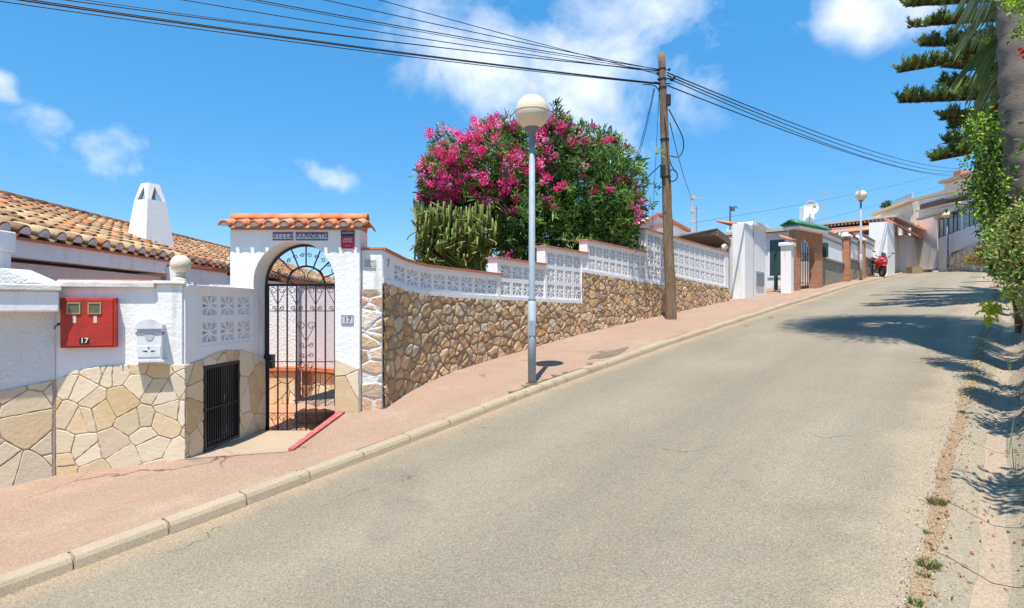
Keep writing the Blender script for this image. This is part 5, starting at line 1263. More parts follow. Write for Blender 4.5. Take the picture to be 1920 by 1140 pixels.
bush('dry_grass_patch','strip of dry golden grass at the foot of the far stone wall','grass',[bl(1845,488,20,34,6,1,.5),bl(1870,495,15,16,8,.6,.4)],260,9,.16,.018,[(.50,.32,.10),(.42,.30,.12),(.30,.28,.08)],46,trunk=False,dirz=1.2)
bush('bush','grey-green bush behind the kerb beyond the palm','bush',[bl(1882,500,12,13,16,1,.4),bl(1892,470,11,14,30,1,.4)],420,8,.10,.035,[(.14,.2,.06),(.09,.14,.04),(.22,.26,.10)],47)
# hanging strands of the creeper
rng=np.random.default_rng(404); cs=[];ds=[]; sm_=MB(); sm_.smooth=True
cr_=thing('creeper',tuple(P(1860,240,5.9)),'loose hanging strands of creeper trailing left of the palm trunk','creeper')
for i in range(26):
    x=rng.uniform(1832,1886); y=rng.uniform(225,400); L_=rng.uniform(25,75); pts=[]; xx=x
    for k_ in range(9):
        pts.append(P(xx,y+L_*k_/8,5.95+rng.normal()*.02)); xx+=rng.normal()*2.2-.6
        for q in range(4): v=pts[-1]; cs.append([v.x+rng.normal()*.02,v.y+rng.normal()*.03,v.z+rng.normal()*.02]); ds.append([rng.normal(),rng.normal(),-.6+rng.normal()*.5])
    sm_.tube(pts,.003,4)
sm_.build('stems',bark,cr_); leafcards('leaves',leaf,cr_,np.array(cs),np.array(ds),rng.uniform(.03,.055,len(cs)),rng.uniform(.014,.024,len(cs)),palette(len(cs),BRT+DKG,rng),rng=rng,off=offs(cr_))
# overhanging twig with yellow-green leaves
tw=thing('overhanging_branch',tuple(P(1900,520,5.4)),'thin twig with lime-yellow leaves hanging over the gutter','branch')
m=MB(); m.smooth=True; m.tube(cr([P(1925,500,5.4),P(1895,530,5.4),P(1872,562,5.3),P(1858,590,5.3)],6),[.008-.005*i/18 for i in range(19)],5); m.tube(cr([P(1920,470,5.4),P(1908,520,5.35),P(1912,585,5.3)],6),[.007]*13,5); m.build('stem',simple('pale_twig',(.32,.26,.18),.8),tw)
rng=np.random.default_rng(8); cs=[];dsx=[]
for (px,py,r_,n) in ((1858,585,14,42),(1853,572,10,20),(1868,574,8,16),(1884,546,9,16),(1893,535,6,8),(1848,600,6,8)):
    for i in range(n): q=P(px+rng.normal()*r_*.5,py+rng.normal()*r_*.6,5.3+rng.normal()*.05); cs.append(list(q)); dsx.append([rng.normal()*.6,-.3+rng.normal()*.4,-.6+rng.normal()*.5])
leafcards('leaves',leafmat('lime_leaf',(1,1,1),.45),tw,np.array(cs),np.array(dsx),rng.uniform(.035,.06,len(cs)),rng.uniform(.022,.036,len(cs)),palette(len(cs),[(.42,.50,.03),(.34,.46,.03),(.50,.52,.06)],rng),rng=rng,off=offs(tw))
# grass tufts along dirt strip
def tuft(px,py,r,h,n,cols,label,seed,kind='grass tuft',spread=1.0):
    rng=np.random.default_rng(seed)
    k=(px-CX)/F; best=None
    for Y in np.arange(1.5,45,.01):
        s,L=DS[0]*k*Y+DS[1]*Y,DL[0]*k*Y+DL[1]*Y
        zg=zr(s)+(gz(s,L) if L<Redge(s) else (0 if L<Ledge(s) else .12))
        if HY-F*zg/Y<=py: best=Vector((k*Y,Y,zg)); break
    c=best; n=int(n); a=rng.uniform(0,2*PI,n); rr=r*np.sqrt(rng.random(n))
    C=np.stack([c.x+np.cos(a)*rr,c.y+np.sin(a)*rr,np.full(n,c.z-.005)],1); D=np.stack([(np.cos(a)*.6+rng.normal(size=n)*.3)*spread,(np.sin(a)*.6+rng.normal(size=n)*.3)*spread,np.full(n,1.0)],1)
    o=leafcards('grass_tuft',leaf,None,C,D,rng.uniform(h*.5,h,n),np.full(n,min(.005,max(.003,h*.05))),palette(n,cols,rng),rng=rng,fold=.1,sag=.02)
    o.location=(0,0,0); tag(o,label,'grass tuft','weeds along the street edge'); return o
DRY=[(.34,.28,.10),(.24,.22,.08),(.14,.16,.05),(.42,.34,.16)]; GRN=[(.12,.22,.03),(.16,.26,.04),(.08,.15,.03)]; MIX=DRY+GRN
tuft(1757,945,.038,.055,260,DRY,'dry olive grass tuft, uppermost of the near dirt strip',1)
tuft(1740,1000,.014,.035,50,GRN,'tiny bright green weed between the two big dry tufts',2)
tuft(1741,1062,.038,.05,240,MIX,'bushy mixed dry and green tuft near the lower right corner',3)
tuft(1733,1082,.018,.035,80,GRN,'green weed just below the lower dry tuft',4)
tuft(1717,1135,.016,.05,80,GRN,'small green weed cut by the bottom frame edge',5)
tuft(1765,900,.02,.03,60,DRY,'faint dry wisp on the dirt strip above the big tuft',6)
for i,(x,y) in enumerate(((958,752),(985,738),(1010,724),(1040,708),(1060,703),(1106,690),(1400,612),(1445,597),(1020,722))):
    tuft(x,y,.03,.035+.02*(i%2),50,GRN+DRY,['low weed on the kerb farthest left of the nearest lamp','weed on the kerb just left of the nearest lamp base','weed in front of the base of the nearest lamp','weed on the kerb just right of the nearest lamp','second weed on the kerb right of the nearest lamp','weed on the kerb between the lamp and the dark pavement patch','weed on the far kerb below the utility pole','weed on the far kerb right of the utility pole','small weed behind the nearest lamp base'][i],20+i)
tuft(560,905,.02,.02,18,DRY,'dry scrap of weed in the kerb joint below the gate landing',31)
# tall stems at the right edge
for i,(x,y,l) in enumerate(((1889,860,.42),(1905,905,.30),(1893,700,.25))):
    o=tuft(x,y,.006,l,4,[(.34,.36,.16),(.42,.38,.22)],['tall thin dry stalk in the gutter shade at the right edge','shorter dry stalk nearest the right frame edge','thin stalk farther up the gutter at the right edge'][i],50+i,spread=.16)
# litter : stuff
rng=np.random.default_rng(3); n=3600; a=rng.random(n)**1.3*22+2.6
off_=np.where(rng.random(n)<.86,rng.normal(.50,.065,n),np.abs(rng.normal(.05,.13,n))); 
C=np.array([list(W(s,Redge(s)-o,zr(s)+gz(s,Redge(s)-min(o,.6))+.008+.02*rng.random()*(o>.42))) for s,o in zip(a,off_)]); D=rng.normal(size=(n,3))*np.array([1,1,.25])
o=leafcards('leaf_litter',leafmat('dead_leaf',(1,1,1),.1),None,C,D,rng.uniform(.008,.034,n),rng.uniform(.006,.018,n),palette(n,[(.30,.11,.05),(.22,.10,.05),(.40,.18,.08),(.14,.07,.04),(.42,.26,.13)],rng),rng=rng)
tag(o,'reddish brown dead leaves heaped along the outer lip of the gutter','leaf litter',kind='stuff')
n=5200; a=rng.random(n)**1.4*26+2.4; off_=rng.normal(.02,.055,n)
C=np.array([list(W(s,Redge(s)-o,zr(s)+(gz(s,Redge(s)-o) if o>0 else 0)+.006)) for s,o in zip(a,off_)]); D=rng.normal(size=(n,3))*np.array([1,1,.35])
sz=rng.uniform(.004,.013,n)
o=leafcards('gravel',mat('grit',(1,1,1),.95,attr=True),None,C,D,sz,sz*.8,palette(n,[(.50,.36,.22),(.40,.27,.16),(.56,.46,.32),(.32,.24,.17)],rng),rng=rng,sag=.5)
tag(o,'loose tan grit scattered along the broken edge of the asphalt','gravel',kind='stuff')
def petal_(px,py,label,c,seed):
    o=tuft(px,py,.012,.03,14,[c],label,seed); o.name='fallen_flower'; o['category']='flower'; o['group']='fallen flowers'
petal_(1803,1082,'fallen red flower in the near gutter','' or (.5,.03,.05),71); petal_(1888,674,'bright red fallen flower farther up the gutter',(.7,.02,.02),72); petal_(1858,1007,'crumpled orange-brown leaf in the near gutter bed',(.5,.2,.09),73)
# hibiscus-like red flowers on creeper/palm
for i,(x,y,Y) in enumerate(((1917,98,5.5),(1868,201,6.6))):
    rng=np.random.default_rng(90+i); c=np.array(P(x,y,Y)); n=16; o=leafcards('red_flower',petal,None,np.tile(c,(n,1))+rng.normal(size=(n,3))*.015,rng.normal(size=(n,3)),np.full(n,.035),np.full(n,.03),palette(n,[(.8,.04,.02)],rng),rng=rng); tag(o,['scarlet blossom on the palm trunk at the right frame edge','small orange-red blossom under the palm fronds'][i],'flower')
rng=np.random.default_rng(61)
m=MB()
bush('creeper','sprig of lime green leaves crossing the top of the palm trunk','creeper',[bl(1915,8,5.5,18,14,1,.15),bl(1918,60,5.4,10,14,.5,.1),bl(1890,2,5.6,14,6,.4,.1)],46,6,.05,.025,BRT,62,tw=.04,trunk=False)
# shrub on the bank whose twigs overhang and shade the gutter
def sl3(s,L,h): v=W(s,L,zr(s)+h); return np.array(v)
bush('shrub','leafy hibiscus leaning over the gutter from the bank at the right edge','shrub',[(sl3(4.0,-.56,2.1),np.array((.30,.30,.22)),1),(sl3(5.55,-.60,2.1),np.array((.34,.34,.24)),1.2),(sl3(6.9,-.62,1.9),np.array((.30,.30,.22)),.8),(sl3(4.9,-1.1,1.7),np.array((.6,.6,.5)),1.3)],420,8,.07,.035,DKG+BRT,81,base=tuple(W(5.2,-1.1,zr(5.2))))
# thin darker sheet with a ragged outline on the pavement beside the kerb
rs=random.Random(6)
def dark_patch(s0,L0,ls,lw,label,colr):
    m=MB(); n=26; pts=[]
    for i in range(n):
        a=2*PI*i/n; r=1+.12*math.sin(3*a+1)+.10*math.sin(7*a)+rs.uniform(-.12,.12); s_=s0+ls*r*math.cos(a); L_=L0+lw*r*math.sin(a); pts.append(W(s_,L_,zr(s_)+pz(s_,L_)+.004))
    c=sum(pts,Vector())/n; m.add([c]+pts,[(0,i+1,(i+1)%n+1) for i in range(n)]); struct(m.build('dark_patch',colr),label,'dark_patch')
dark_patch(7.55,4.36,.5,.13,'irregular dark patch on the pavement near the kerb',ground_mat('dark_paving',(.15,.125,.095),(.20,.16,.12),(.24,.19,.14),.2,60,.003))
# low edging right of the gutter
m=MB()
for i in range(40):
    a=4.0+i*.5
    for L0,L1,z0,z1 in ((-.30,-.38,-.25,.11),): 
        r0=Redge(a);r1=Redge(a+.49); vs=[W(a,r0-.50,zr(a)-.2),W(a+.49,r1-.50,zr(a+.49)-.2),W(a+.49,r1-.58,zr(a+.49)-.2),W(a,r0-.58,zr(a)-.2)]; vs+= [v+Vector((0,0,.27)) for v in vs]
        m.add(vs,[(0,1,2,3),(7,6,5,4),(0,4,5,1),(1,5,6,2),(2,6,7,3),(3,7,4,0)])
struct(m.build('gutter_edging',conc_m,bevel=.01),'low weathered concrete edging on the far side of the gutter','kerb')

# ------------------------------------------------------------------ UPHILL STREET FRONTAGE
def gl_(s,L): return zr(s)+pz(s,L)
brick=None
def brickmat():
    m=bpy.data.materials.new('brick'); m.use_nodes=True; t=m.node_tree; b=t.nodes['Principled BSDF']; tcn=t.nodes.new('ShaderNodeTexCoord'); mp=t.nodes.new('ShaderNodeMapping'); mp.inputs['Rotation'].default_value=(PI/2,0,-math.atan2(DS[1],DS[0]))
    sx=t.nodes.new('ShaderNodeSeparateXYZ'); cx=t.nodes.new('ShaderNodeCombineXYZ'); ad=t.nodes.new('ShaderNodeMath'); ad.operation='ADD'
    t.links.new(tcn.outputs['Object'],sx.inputs[0]); t.links.new(sx.outputs['X'],ad.inputs[0]); t.links.new(sx.outputs['Y'],ad.inputs[1]); t.links.new(ad.outputs[0],cx.inputs['X']); t.links.new(sx.outputs['Z'],cx.inputs['Y'])
    br=t.nodes.new('ShaderNodeTexBrick'); br.inputs['Scale'].default_value=1; br.inputs['Brick Width'].default_value=.26; br.inputs['Row Height'].default_value=.075; br.inputs['Mortar Size'].default_value=.009
    br.inputs['Color1'].default_value=(.42,.16,.07,1);br.inputs['Color2'].default_value=(.52,.24,.12,1);br.inputs['Mortar'].default_value=(.30,.20,.14,1)
    t.links.new(cx.outputs[0],br.inputs['Vector']); t.links.new(br.outputs['Color'],b.inputs['Base Color']); b.inputs['Roughness'].default_value=.9; return m
brick=brickmat()
greyst=mat('grey_stone_wall',(.33,.30,.24),.95,(7,.9),(.20,.18,.14),bump=.05,bscale=10,stains=[(11,(.45,.38,.28),.5,.7,.7)])
glass=mat('tinted_glass',(.22,.42,.48),.35,(2,.6),(.36,.55,.60),spec=.3)
darkw=simple('dark_window',(.045,.06,.08),.25,spec=.6)
canopyM=simple('brown_sheet',(.17,.115,.08),.7); greyroof=simple('grey_roof_sheet',(.50,.48,.44),.8); greengate=simple('dark_green_iron',(.03,.09,.05),.5)
palegr=simple('pale_garage_door',(.68,.66,.58),.7)
# garage with brown canopy at end of the stone wall
gx=thing('garage',tuple(W(17.0,6.4,gl_(17,5.6))),'open garage with sloping brown canopy roof at the uphill end of the stone wall','garage')
c1=P(1345,428,16.4); c0=P(1270,441,18.6); c2=P(1387,461,17.2)
m=MB(); back=c0+(c2-c1)
m.prism([c0,c1,c2,c2+Vector((-2.2,1.9,.3))],Vector((0,0,-.09))); m.build('canopy',canopyM,gx)
m=MB(); m.bar(c1-Vector((0,0,.13)),c2-Vector((0,0,.13)),.05,.17); m.bar(c0-Vector((0,0,.13)),c1-Vector((0,0,.13)),.05,.10); m.build('fascia',canopyM,gx)
g1=gl_(17.2,5.5)
for px in (1371,1381):
    q=P(px,500,16.9 if px==1371 else 17.3); zt_=(HY-(446 if px==1371 else 456))/F*q.y; m=MB(); m.box((q.x-.075,q.y-.075,g1-.2),(q.x+.075,q.y+.075,zt_)); m.build('post',simple('pale_grey_post',(.55,.53,.5),.7),gx)
m=MB(); m.sbox(15.8,16.4,6.35,9.5,-.5,1.55); m.build('side_wall',smooth_w,gx)
q=P(1330,450,18.5)
m=MB(); m.box((q.x-1.6,q.y+.6,1.2),(q.x+.9,q.y+.7,2.05)); m.build('window',darkw,gx)
m=MB(); m.box((q.x-1.8,q.y+.71,-.3),(q.x+1.6,q.y+.9,2.1)); m.build('rear_wall',simple('shaded_ochre_wall',(.34,.26,.18),.9),gx)
ft_=thing('ball_finial',tuple(P(1363,466,16.2)),'small pale ball on the end post of the stepped screen','ball finial')
m=MB(); m.smooth=True; q=w3(WL-.1,0,-.07); zt_=zE(WL-.1)+.03; m.lathe([(.03,0),(.06,.01),(.035,.04),(.035,.06)],(q.x,q.y,zt_),12); m.sphere((q.x,q.y,zt_+.125),.085,16,10); m.build('ball',smooth_w,ft_)
# lattice panel behind
bl_=[]; 
for i in range(3): bl_.append((i*.3,(i+1)*.3,1.42,1.75,1.42,1.75))
lp=thing('lattice_panel',tuple(P(1320,445,17.6)),'short white pierced panel above the stepped screen under the canopy','screen')
breeze('breeze_blocks',lp,lambda u,z,w:P(1298,455,17.9)+Vector((u*.8,-u*.6,z-P(1298,455,17.9).z))+Vector((-.6,-.8,0))*w,bl_,smooth_w,.08,.045,.03,.026)

# white box pillar wall
def fpx(px,L): 
    u=(px-CX)/F; return L*(.7724+.6355*u)/(.6355-.7724*u)
wb=thing('garage_wall',tuple(W(18.2,5.6,gl_(18.2,5.5))),'tall plain white wall with a small louvred vent right of the brown canopy','wall')
sA=fpx(1388,5.58); sB=fpx(1436,5.45); zt_=(HY-427)/F*17.6
m=MB(); m.sbox(sA,sB,5.45,5.8,.1,zt_); m.build('wall',smooth_w,wb)
m=MB(); m.sbox(sA+.6,sB+.06,5.36,5.9,zt_,zt_+.11); m.build('cap',smooth_w,wb,bevel=.015)
m=MB(); m.sbox(sB-1.0,sB-.25,5.425,5.449,.62,1.05); 
for i in range(7): m.sbox(sB-.98,sB-.27,5.41,5.4245,.65+i*.055,.675+i*.055)
m.build('vent',simple('grey_louvre',(.36,.39,.42),.6,metal=.2),wb)
m=MB(); m.sbox(sA+.72,sA+.74,5.43,5.449,.2,zt_-.1); m.build('seam',simple('grey_seam',(.4,.4,.38),.8),wb)
m=MB()
for i in range(12):
    a=sA+.1+(sB-sA-1.0)*i/12; btile(m,W(a,5.75,zt_-.02),W(a,6.3,zt_+.12),.07,.06,(0,0,1),.012,random.choice(TILEN),6)
m.build('roof_tiles',tile_new,wb)
# green gate recess
sC=fpx(1442,5.6); sD=fpx(1466,5.2)
gg=thing('garden_gate',tuple(W(sC,5.3,gl_(sC,5.3))),'dark green iron gate with diagonal bars between two white pillars','gate')
m=MB(); z0=gl_(sC,5.5)+.05; 
for i in range(9): a=sC+.1+(sD-sC)*i/8; m.bar(W(a,5.42,z0),W(a,5.42,z0+1.15-.03*i),.04,.04)
m.bar(W(sC,5.42,z0+1.18),W(sD+.3,5.42,z0+.95),.05,.04); m.bar(W(sC,5.42,z0+.12),W(sD+.3,5.42,z0+.12),.05,.04); m.bar(W(sC,5.42,z0+.15),W(sD,5.42,z0+1.1),.03,.03)
m.bar(W(sC+.05,5.42,z0),W(sC+.05,5.42,z0+1.3),.07,.07);m.bar(W(sD+.2,5.42,z0),W(sD+.2,5.42,z0+1.0),.07,.07); m.build('bars',greengate,gg)
gp=thing('gate_pillar',tuple(W(20,5.0,gl_(20,5))),'squat white pillar with a tiled cap left of the brick archway','pillar')
a=hx=P(1476,500,18.3); s_,L_=DS[0]*a.x+DS[1]*a.y,DL[0]*a.x+DL[1]*a.y
m=MB(); m.sbox(s_-.15,s_+.15,L_-.15,L_+.15,gl_(s_,L_)-.1,(HY-462)/F*18.3); m.build('shaft',smooth_w,gp)
m=MB(); m.sbox(s_-.21,s_+.21,L_-.21,L_+.21,(HY-462)/F*18.3,(HY-455)/F*18.3); m.build('cap',smooth_w,gp,bevel=.02)
m=MB()
for i in range(3): a=s_-.15+i*.15; btile(m,W(a,L_-.2,(HY-455)/F*18.3+.02),W(a,L_+.2,(HY-447)/F*18.3+.05),.08,.07,(0,0,1),.012,TILEN[i],6)
m.build('tiles',tile_new,gp)
m=MB(); m.sbox(s_-2.2,s_-.25,L_+1.0,L_+1.15,0,1.05)
inn_=tag(m.build('garden_wall',greyst),'low grey stone garden wall seen behind the green gate','wall')
# brick arch with green tiles
B0=Vector((9.15,18.95,0));B1=Vector((10.72,20.25,0)); BD_=(B1-B0).normalized(); BN_=Vector((BD_.y,-BD_.x,0)); BLn=(B1-B0).length
def a3(u,z,w): p=B0+BD_*u+BN_*w; return Vector((p.x,p.y,z))
def abox(m,u0,u1,z0,z1,w0,w1,c=None): m.add([a3(u0,z0,w1),a3(u1,z0,w1),a3(u1,z0,w0),a3(u0,z0,w0),a3(u0,z1,w1),a3(u1,z1,w1),a3(u1,z1,w0),a3(u0,z1,w0)],[(0,3,2,1),(4,5,6,7),(0,1,5,4),(1,2,6,5),(2,3,7,6),(3,0,4,7)],c)
def apix(px,py):
    k=(px-CX)/F; u=(k*B0.y-B0.x)/(BD_.x-k*BD_.y); p=B0+BD_*u; return u,(HY-py)/F*p.y
ba=thing('brick_archway',tuple(a3(BLn/2,.55,0)),'red brick gateway arch with a green glazed tile roof','gateway')
ul=apix(1501,500)[0]; ur=apix(1528,500)[0]; zsp=1.95; ztp=2.5; zb_=.35; TH=.2; cc_=(ul+ur)/2; rr_=(ur-ul)/2
m=MB(); abox(m,0,ul,zb_,ztp,-TH,0); abox(m,ur,BLn,zb_,ztp,-TH,0)
n=10
for i in range(n):
    x0=cc_-rr_*math.cos(PI*i/n);x1=cc_-rr_*math.cos(PI*(i+1)/n);za=zsp-.0+.35*math.sin(PI*i/n);zb2=zsp+.35*math.sin(PI*(i+1)/n)
    m.add([a3(x0,za,0),a3(x1,zb2,0),a3(x1,ztp,0),a3(x0,ztp,0),a3(x0,za,-TH),a3(x1,zb2,-TH),a3(x1,ztp,-TH),a3(x0,ztp,-TH)],[(0,1,2,3),(7,6,5,4),(1,0,4,5)])
m.build('brickwork',brick,ba)
m=MB(); abox(m,-.08,BLn+.08,ztp,ztp+.1,-.38,.16); m.build('cornice',smooth_w,ba,bevel=.02)
m=MB(); 
for i in range(14):
    u=-.1+(BLn+.2)*i/13
    for sg in (1,-1): btile(m,a3(u,ztp+.12,-.1+sg*.32),a3(u,ztp+.30,-.1),.066,.055,(0,0,1),.015,random.choice([(.06,.22,.12),(.08,.28,.15),(.05,.17,.09)]),6)
abox(m,-.1,BLn+.1,ztp+.101,ztp+.15,-.35,.12,(.1,.2,.12)); m.build('roof_tiles',mat('green_glaze',(1,1,1),.3,attr=True,spec=.6),ba)
m=MB()
for i in range(6): u=ul+(ur-ul)*(i+.5)/6; m.bar(a3(u,zb_+.2,-.2),a3(u,zsp+.30*math.sin(PI*(i+.5)/6),-.2),.02,.02)
for z in (1.55,1.8,.8): m.bar(a3(ul,z,-.2),a3(ur,z,-.2),.025,.02)
for i in range(4): u=ul+(ur-ul)*(i+.5)/4; m.tube([a3(u+.07*math.cos(t),1.68+.09*math.sin(t),-.2) for t in np.linspace(0,2*PI,10)],.009,5)
m.build('iron_gate',iron,ba)
m=MB(); m.sbox(29.5,36,7.2,7.4,.3,2.5); tag(m.build('garden_wall',smooth_w),'white garden wall seen through the brick archway','wall')
# fence with brick piers
fn_=thing('garden_fence_wall',tuple(W(27,4.6,gl_(27,4.5))),'white panelled wall on a grey stone base between brick piers','wall')
pier=[(1582,1591-1575),(1611,14),(1645,15)]
def fl_(px): 
    for Y in np.arange(18,36,.02):
        X=(px-CX)/F*Y; s=DS[0]*X+DS[1]*Y; L=DL[0]*X+DL[1]*Y
        if L>=4.72: return s,L
    return s,L
stops=[(B1.x*DS[0]+B1.y*DS[1],4.66)]+[fl_(p[0]) for p in pier]+[fl_(1668)]
def ztop_(px,py): s,L=fl_(px); Y=DS[1]*s+DL[1]*L; return (HY-py)/F*Y
for i in range(len(stops)-1):
    s0,s1=stops[i][0]+.1,stops[i+1][0]-.1
    g0=gl_((s0+s1)/2,4.6)
    pxs=[1548,1582,1611,1645,1668]; 
    m=MB(); 
    # stone base follows: top slopes down uphill
    za=g0+.82
    vs=[W(s0,4.7,gl_(s0,4.7)-.2),W(s1,4.7,gl_(s1,4.7)-.2),W(s1,4.95,gl_(s1,4.7)-.2),W(s0,4.95,gl_(s0,4.7)-.2),W(s0,4.7,za),W(s1,4.7,za-.0),W(s1,4.95,za),W(s0,4.95,za)]
    m.add(vs,[(0,3,2,1),(4,5,6,7),(0,1,5,4),(1,2,6,5),(2,3,7,6),(3,0,4,7)]); m.build('stone_base',greyst,fn_)
    m=MB(); m.sbox(s0-.05,s1+.05,4.64,5.0,za,za+.07); m.sbox(s0-.02,s1+.02,4.68,4.98,za+1.02,za+1.1); m.sbox(s0-.02,s1+.02,4.70,4.9,za+.78,za+.84); m.build('rails',simple('weathered_coping',(.30,.22,.17),.9),fn_)
    m=MB(); m.sbox(s0,s1,4.74,4.92,za+.07,za+.78); m.sbox(s0,s1,4.74,4.88,za+.84,za+1.02); m.build('white_panel',smooth_w,fn_)
for i in range(1,4):
    s_,L_=stops[i]; g0=gl_(s_,L_); Y=DS[1]*s_+DL[1]*L_; zt_=(HY-(437,445,440)[i-1])/F*Y
    m=MB(); m.sbox(s_-.22,s_+.22,4.50,4.95,g0-.3,zt_-.18); br_=m.build('brick_pier',brick,fn_)
    m=MB(); m.sbox(s_-.28,s_+.28,4.44,5.0,zt_-.179,zt_-.08); m.sbox(s_-.15,s_+.15,4.57,4.88,zt_-.079,zt_+.02); m.build('cap',smooth_w,br_,bevel=.02)
# green letterbox on wall
m=MB(); s_=stops[0][0]+.35; m.sbox(s_,s_+.35,4.54,4.68,1.75,2.25); tag(m.build('letterbox',greengate,bevel=.02),'small dark green letterbox right of the brick archway','letterbox')

# white house behind (facade faces down the hill)
def ph(px,py,s):  # pixel on plane s=const -> L,z
    u=(px-CX)/F; L=s*(.6355-.7724*u)/(.7724+.6355*u); Y=DS[1]*s+DL[1]*L; return L,(HY-py)/F*Y
h2=thing('white_house',tuple(W(36,9,1.8)),'long low white house with a grey roof edge behind the brick-pier wall','house')
SF=38.0; La,za=ph(1390,436,SF); Lb,zb2=ph(1678,403,SF)
m=MB(); m.sbox(SF,SF+9,4.9,La,0.5,za-.15); m.build('walls',smooth_w,h2)
def slopebox(m,s0,s1,p0,p1,th):   # p=(L,z)
    vs=[W(s0,p0[0],p0[1]-th),W(s0,p1[0],p1[1]-th),W(s1,p1[0],p1[1]-th+.5),W(s1,p0[0],p0[1]-th+.5)]; vs+=[v+Vector((0,0,th)) for v in vs]
    m.add(vs,[(0,3,2,1),(4,5,6,7),(0,1,5,4),(1,2,6,5),(2,3,7,6),(3,0,4,7)])
m=MB(); slopebox(m,SF-.12,SF+9,(La+.5,za),(Lb-.1,zb2),.12); roof2=m.build('roof',greyroof,h2)
m=MB()
for i in range(46):
    f=(i+.5)/46; L=La+.4+(Lb-La-.4)*f; z=za+(zb2-za)*f-.16; m.add([],[]) 
    m.sbox(SF-.11,SF+.02,L-.05,L+.05,z-.10,z-.001)
m.build('eave_blocks',simple('brown_eave',(.30,.19,.12),.9),roof2)
L1,z1_=ph(1500,440,SF)
def win(parent,px0,py0,px1,py1,s,mt=darkw,fr=.05,name='window'):
    La_,zt1=ph(px0,py0,s); Lb_,_=ph(px1,py0,s); _,zb1_=ph((px0+px1)/2,py1,s); m=MB(); m.sbox(s-.04,s-.005,Lb_,La_,zb1_,zt1); w_=m.build(name,smooth_w,parent); m=MB(); m.sbox(s-.05,s-.041,Lb_+fr,La_-fr,zb1_+fr,zt1-fr); m.build('pane',mt,w_); return w_

# porch with terracotta tiles
m=MB(); Sp=37.0; Lp0,zp0=ph(1546,443,Sp); Lp1,zp1=ph(1664,430,Sp)
npn_=30
for i in range(npn_):
    f=i/(npn_-1); L=Lp0+(Lp1-Lp0)*f; z=zp0+(zp1-zp0)*f; btile(m,W(Sp-.15,L,z),W(Sp+1.5,L,z+.45),.11,.10,(0,0,1),.02,random.choice(TILEN),6)
m.build('porch_tiles',tile_new,h2)
m=MB(); m.sbox(Sp,Sp+.9,4.7,max(Lp0,Lp1),.8,min(zp0,zp1)-.08); m.build('porch_wall',simple('shaded_white_wall',(.80,.78,.76),.9),h2)
win(h2,1628,448,1640,463,Sp-.001,fr=.04)
# pillar with dish
dsn=thing('satellite_dish',tuple(P(1520,410,36)),'white satellite dish in front of a short white chimney on the grey roof','satellite dish')
q=P(1518,402,36)
m=MB(); m.box((q.x-.35,q.y,(HY-428)/F*36),(q.x+.30,q.y+.6,(HY-386)/F*36)); 
chm=tag(m.build('chimney',smooth_w,bevel=.03),'short square white chimney behind the satellite dish','chimney')
m=MB(); m.smooth=True; d0=P(1520,390,35.7)
prof=[(.001,.0),(.15,.012),(.28,.045),(.36,.085),(.42,.13),(.43,.13),(.37,.07),(.28,.03),(.15,-.004),(.001,-.015)]
M_=Matrix.Translation(d0)@Matrix.Rotation(math.radians(82),4,'X'); mm_=MB(); mm_.lathe(prof,(0,0,0),24); m.add([M_@Vector(v) for v in mm_.v],mm_.f); m.build('reflector',simple('aged_white_dish',(.74,.72,.66),.5),dsn)
m=MB(); m.tube([d0+Vector((0,0,-.4)),d0+Vector((0,-TH,-.02))],.015,5); m.box(tuple(d0+Vector((-.06,-.52,-.08))),tuple(d0+Vector((.06,-.40,.06)))); m.tube([d0+Vector((0,.1,0)),d0+Vector((0,.1,-1.2))],.03,6); m.build('feed_arm',simple('ochre_feed',(.4,.32,.12),.6),dsn)
# greenhouse-like glass roof panels over the garage wall
sp=thing('glass_roof_panel',tuple(P(1395,428,28)),'low greyish translucent roof panel above the tiled garage wall','roof panel')
m=MB(); a0,a1,a2,a3_=P(1363,436,26),P(1366,426,28),P(1421,417,28),P(1416,432,26); m.prism([a0,a3_,a2,a1],(0,0,-.08)); m.build('sheet',simple('blue_grey_sheet',(.30,.36,.38),.4),sp)
m=MB(); m.bar(a1,a2,.06,.12); m.bar(a3_,a2,.06,.06); m.bar(a0,a1,.06,.06); m.build('frame',simple('pale_frame',(.42,.40,.36),.6),sp)
# lower white wing under it
lw=thing('white_outbuilding',tuple(P(1390,500,24)),'white wall rising behind the louvred garage wall','building')
m=MB(); m.sbox(24.2,29,6.0,12,0,2.9); m.build('walls',smooth_w,lw)
win(lw,1440,447,1476,520,24.2,fr=.08)
m=MB(); slopebox(m,23.9,29.2,(12.2,3.0),(5.8,3.0),.1); m.build('roof',greyroof,lw)
# gable house behind oleander
gh=thing('gabled_house',tuple(P(1235,500,27)),'small white gabled house with terracotta edge behind the stepped screen','house')
Y=26; pk_=P(1232,404,Y); lf=P(1186,432,Y); rt=P(1289,436,Y+2.5)
m=MB(); m.add([lf,pk_,P(1232,520,Y),P(1186,520,Y)],[(0,3,2,1)]); m.add([pk_,rt,P(1289,520,Y+2.5),P(1232,520,Y)],[(0,3,2,1)])
back=Vector((-1.5,3.5,0)); m.add([lf,pk_,rt,lf+back,pk_+back,rt+back],[(0,1,4,3),(1,2,5,4),(3,4,5)]); m.build('walls',smooth_w,gh)
m=MB(); m.bar(lf+Vector((-.2,-.1,-.05)),pk_+Vector((0,-.1,.06)),.25,.10); m.bar(pk_+Vector((0,-.1,.06)),rt+Vector((.1,-.1,.05)),.25,.10); m.build('verge_tiles',redtrim,gh)
m=MB(); m.bar(P(1222,425,Y-.2),P(1260,424,Y+.6),.2,.12); m.build('ledge_tiles',redtrim,gh)
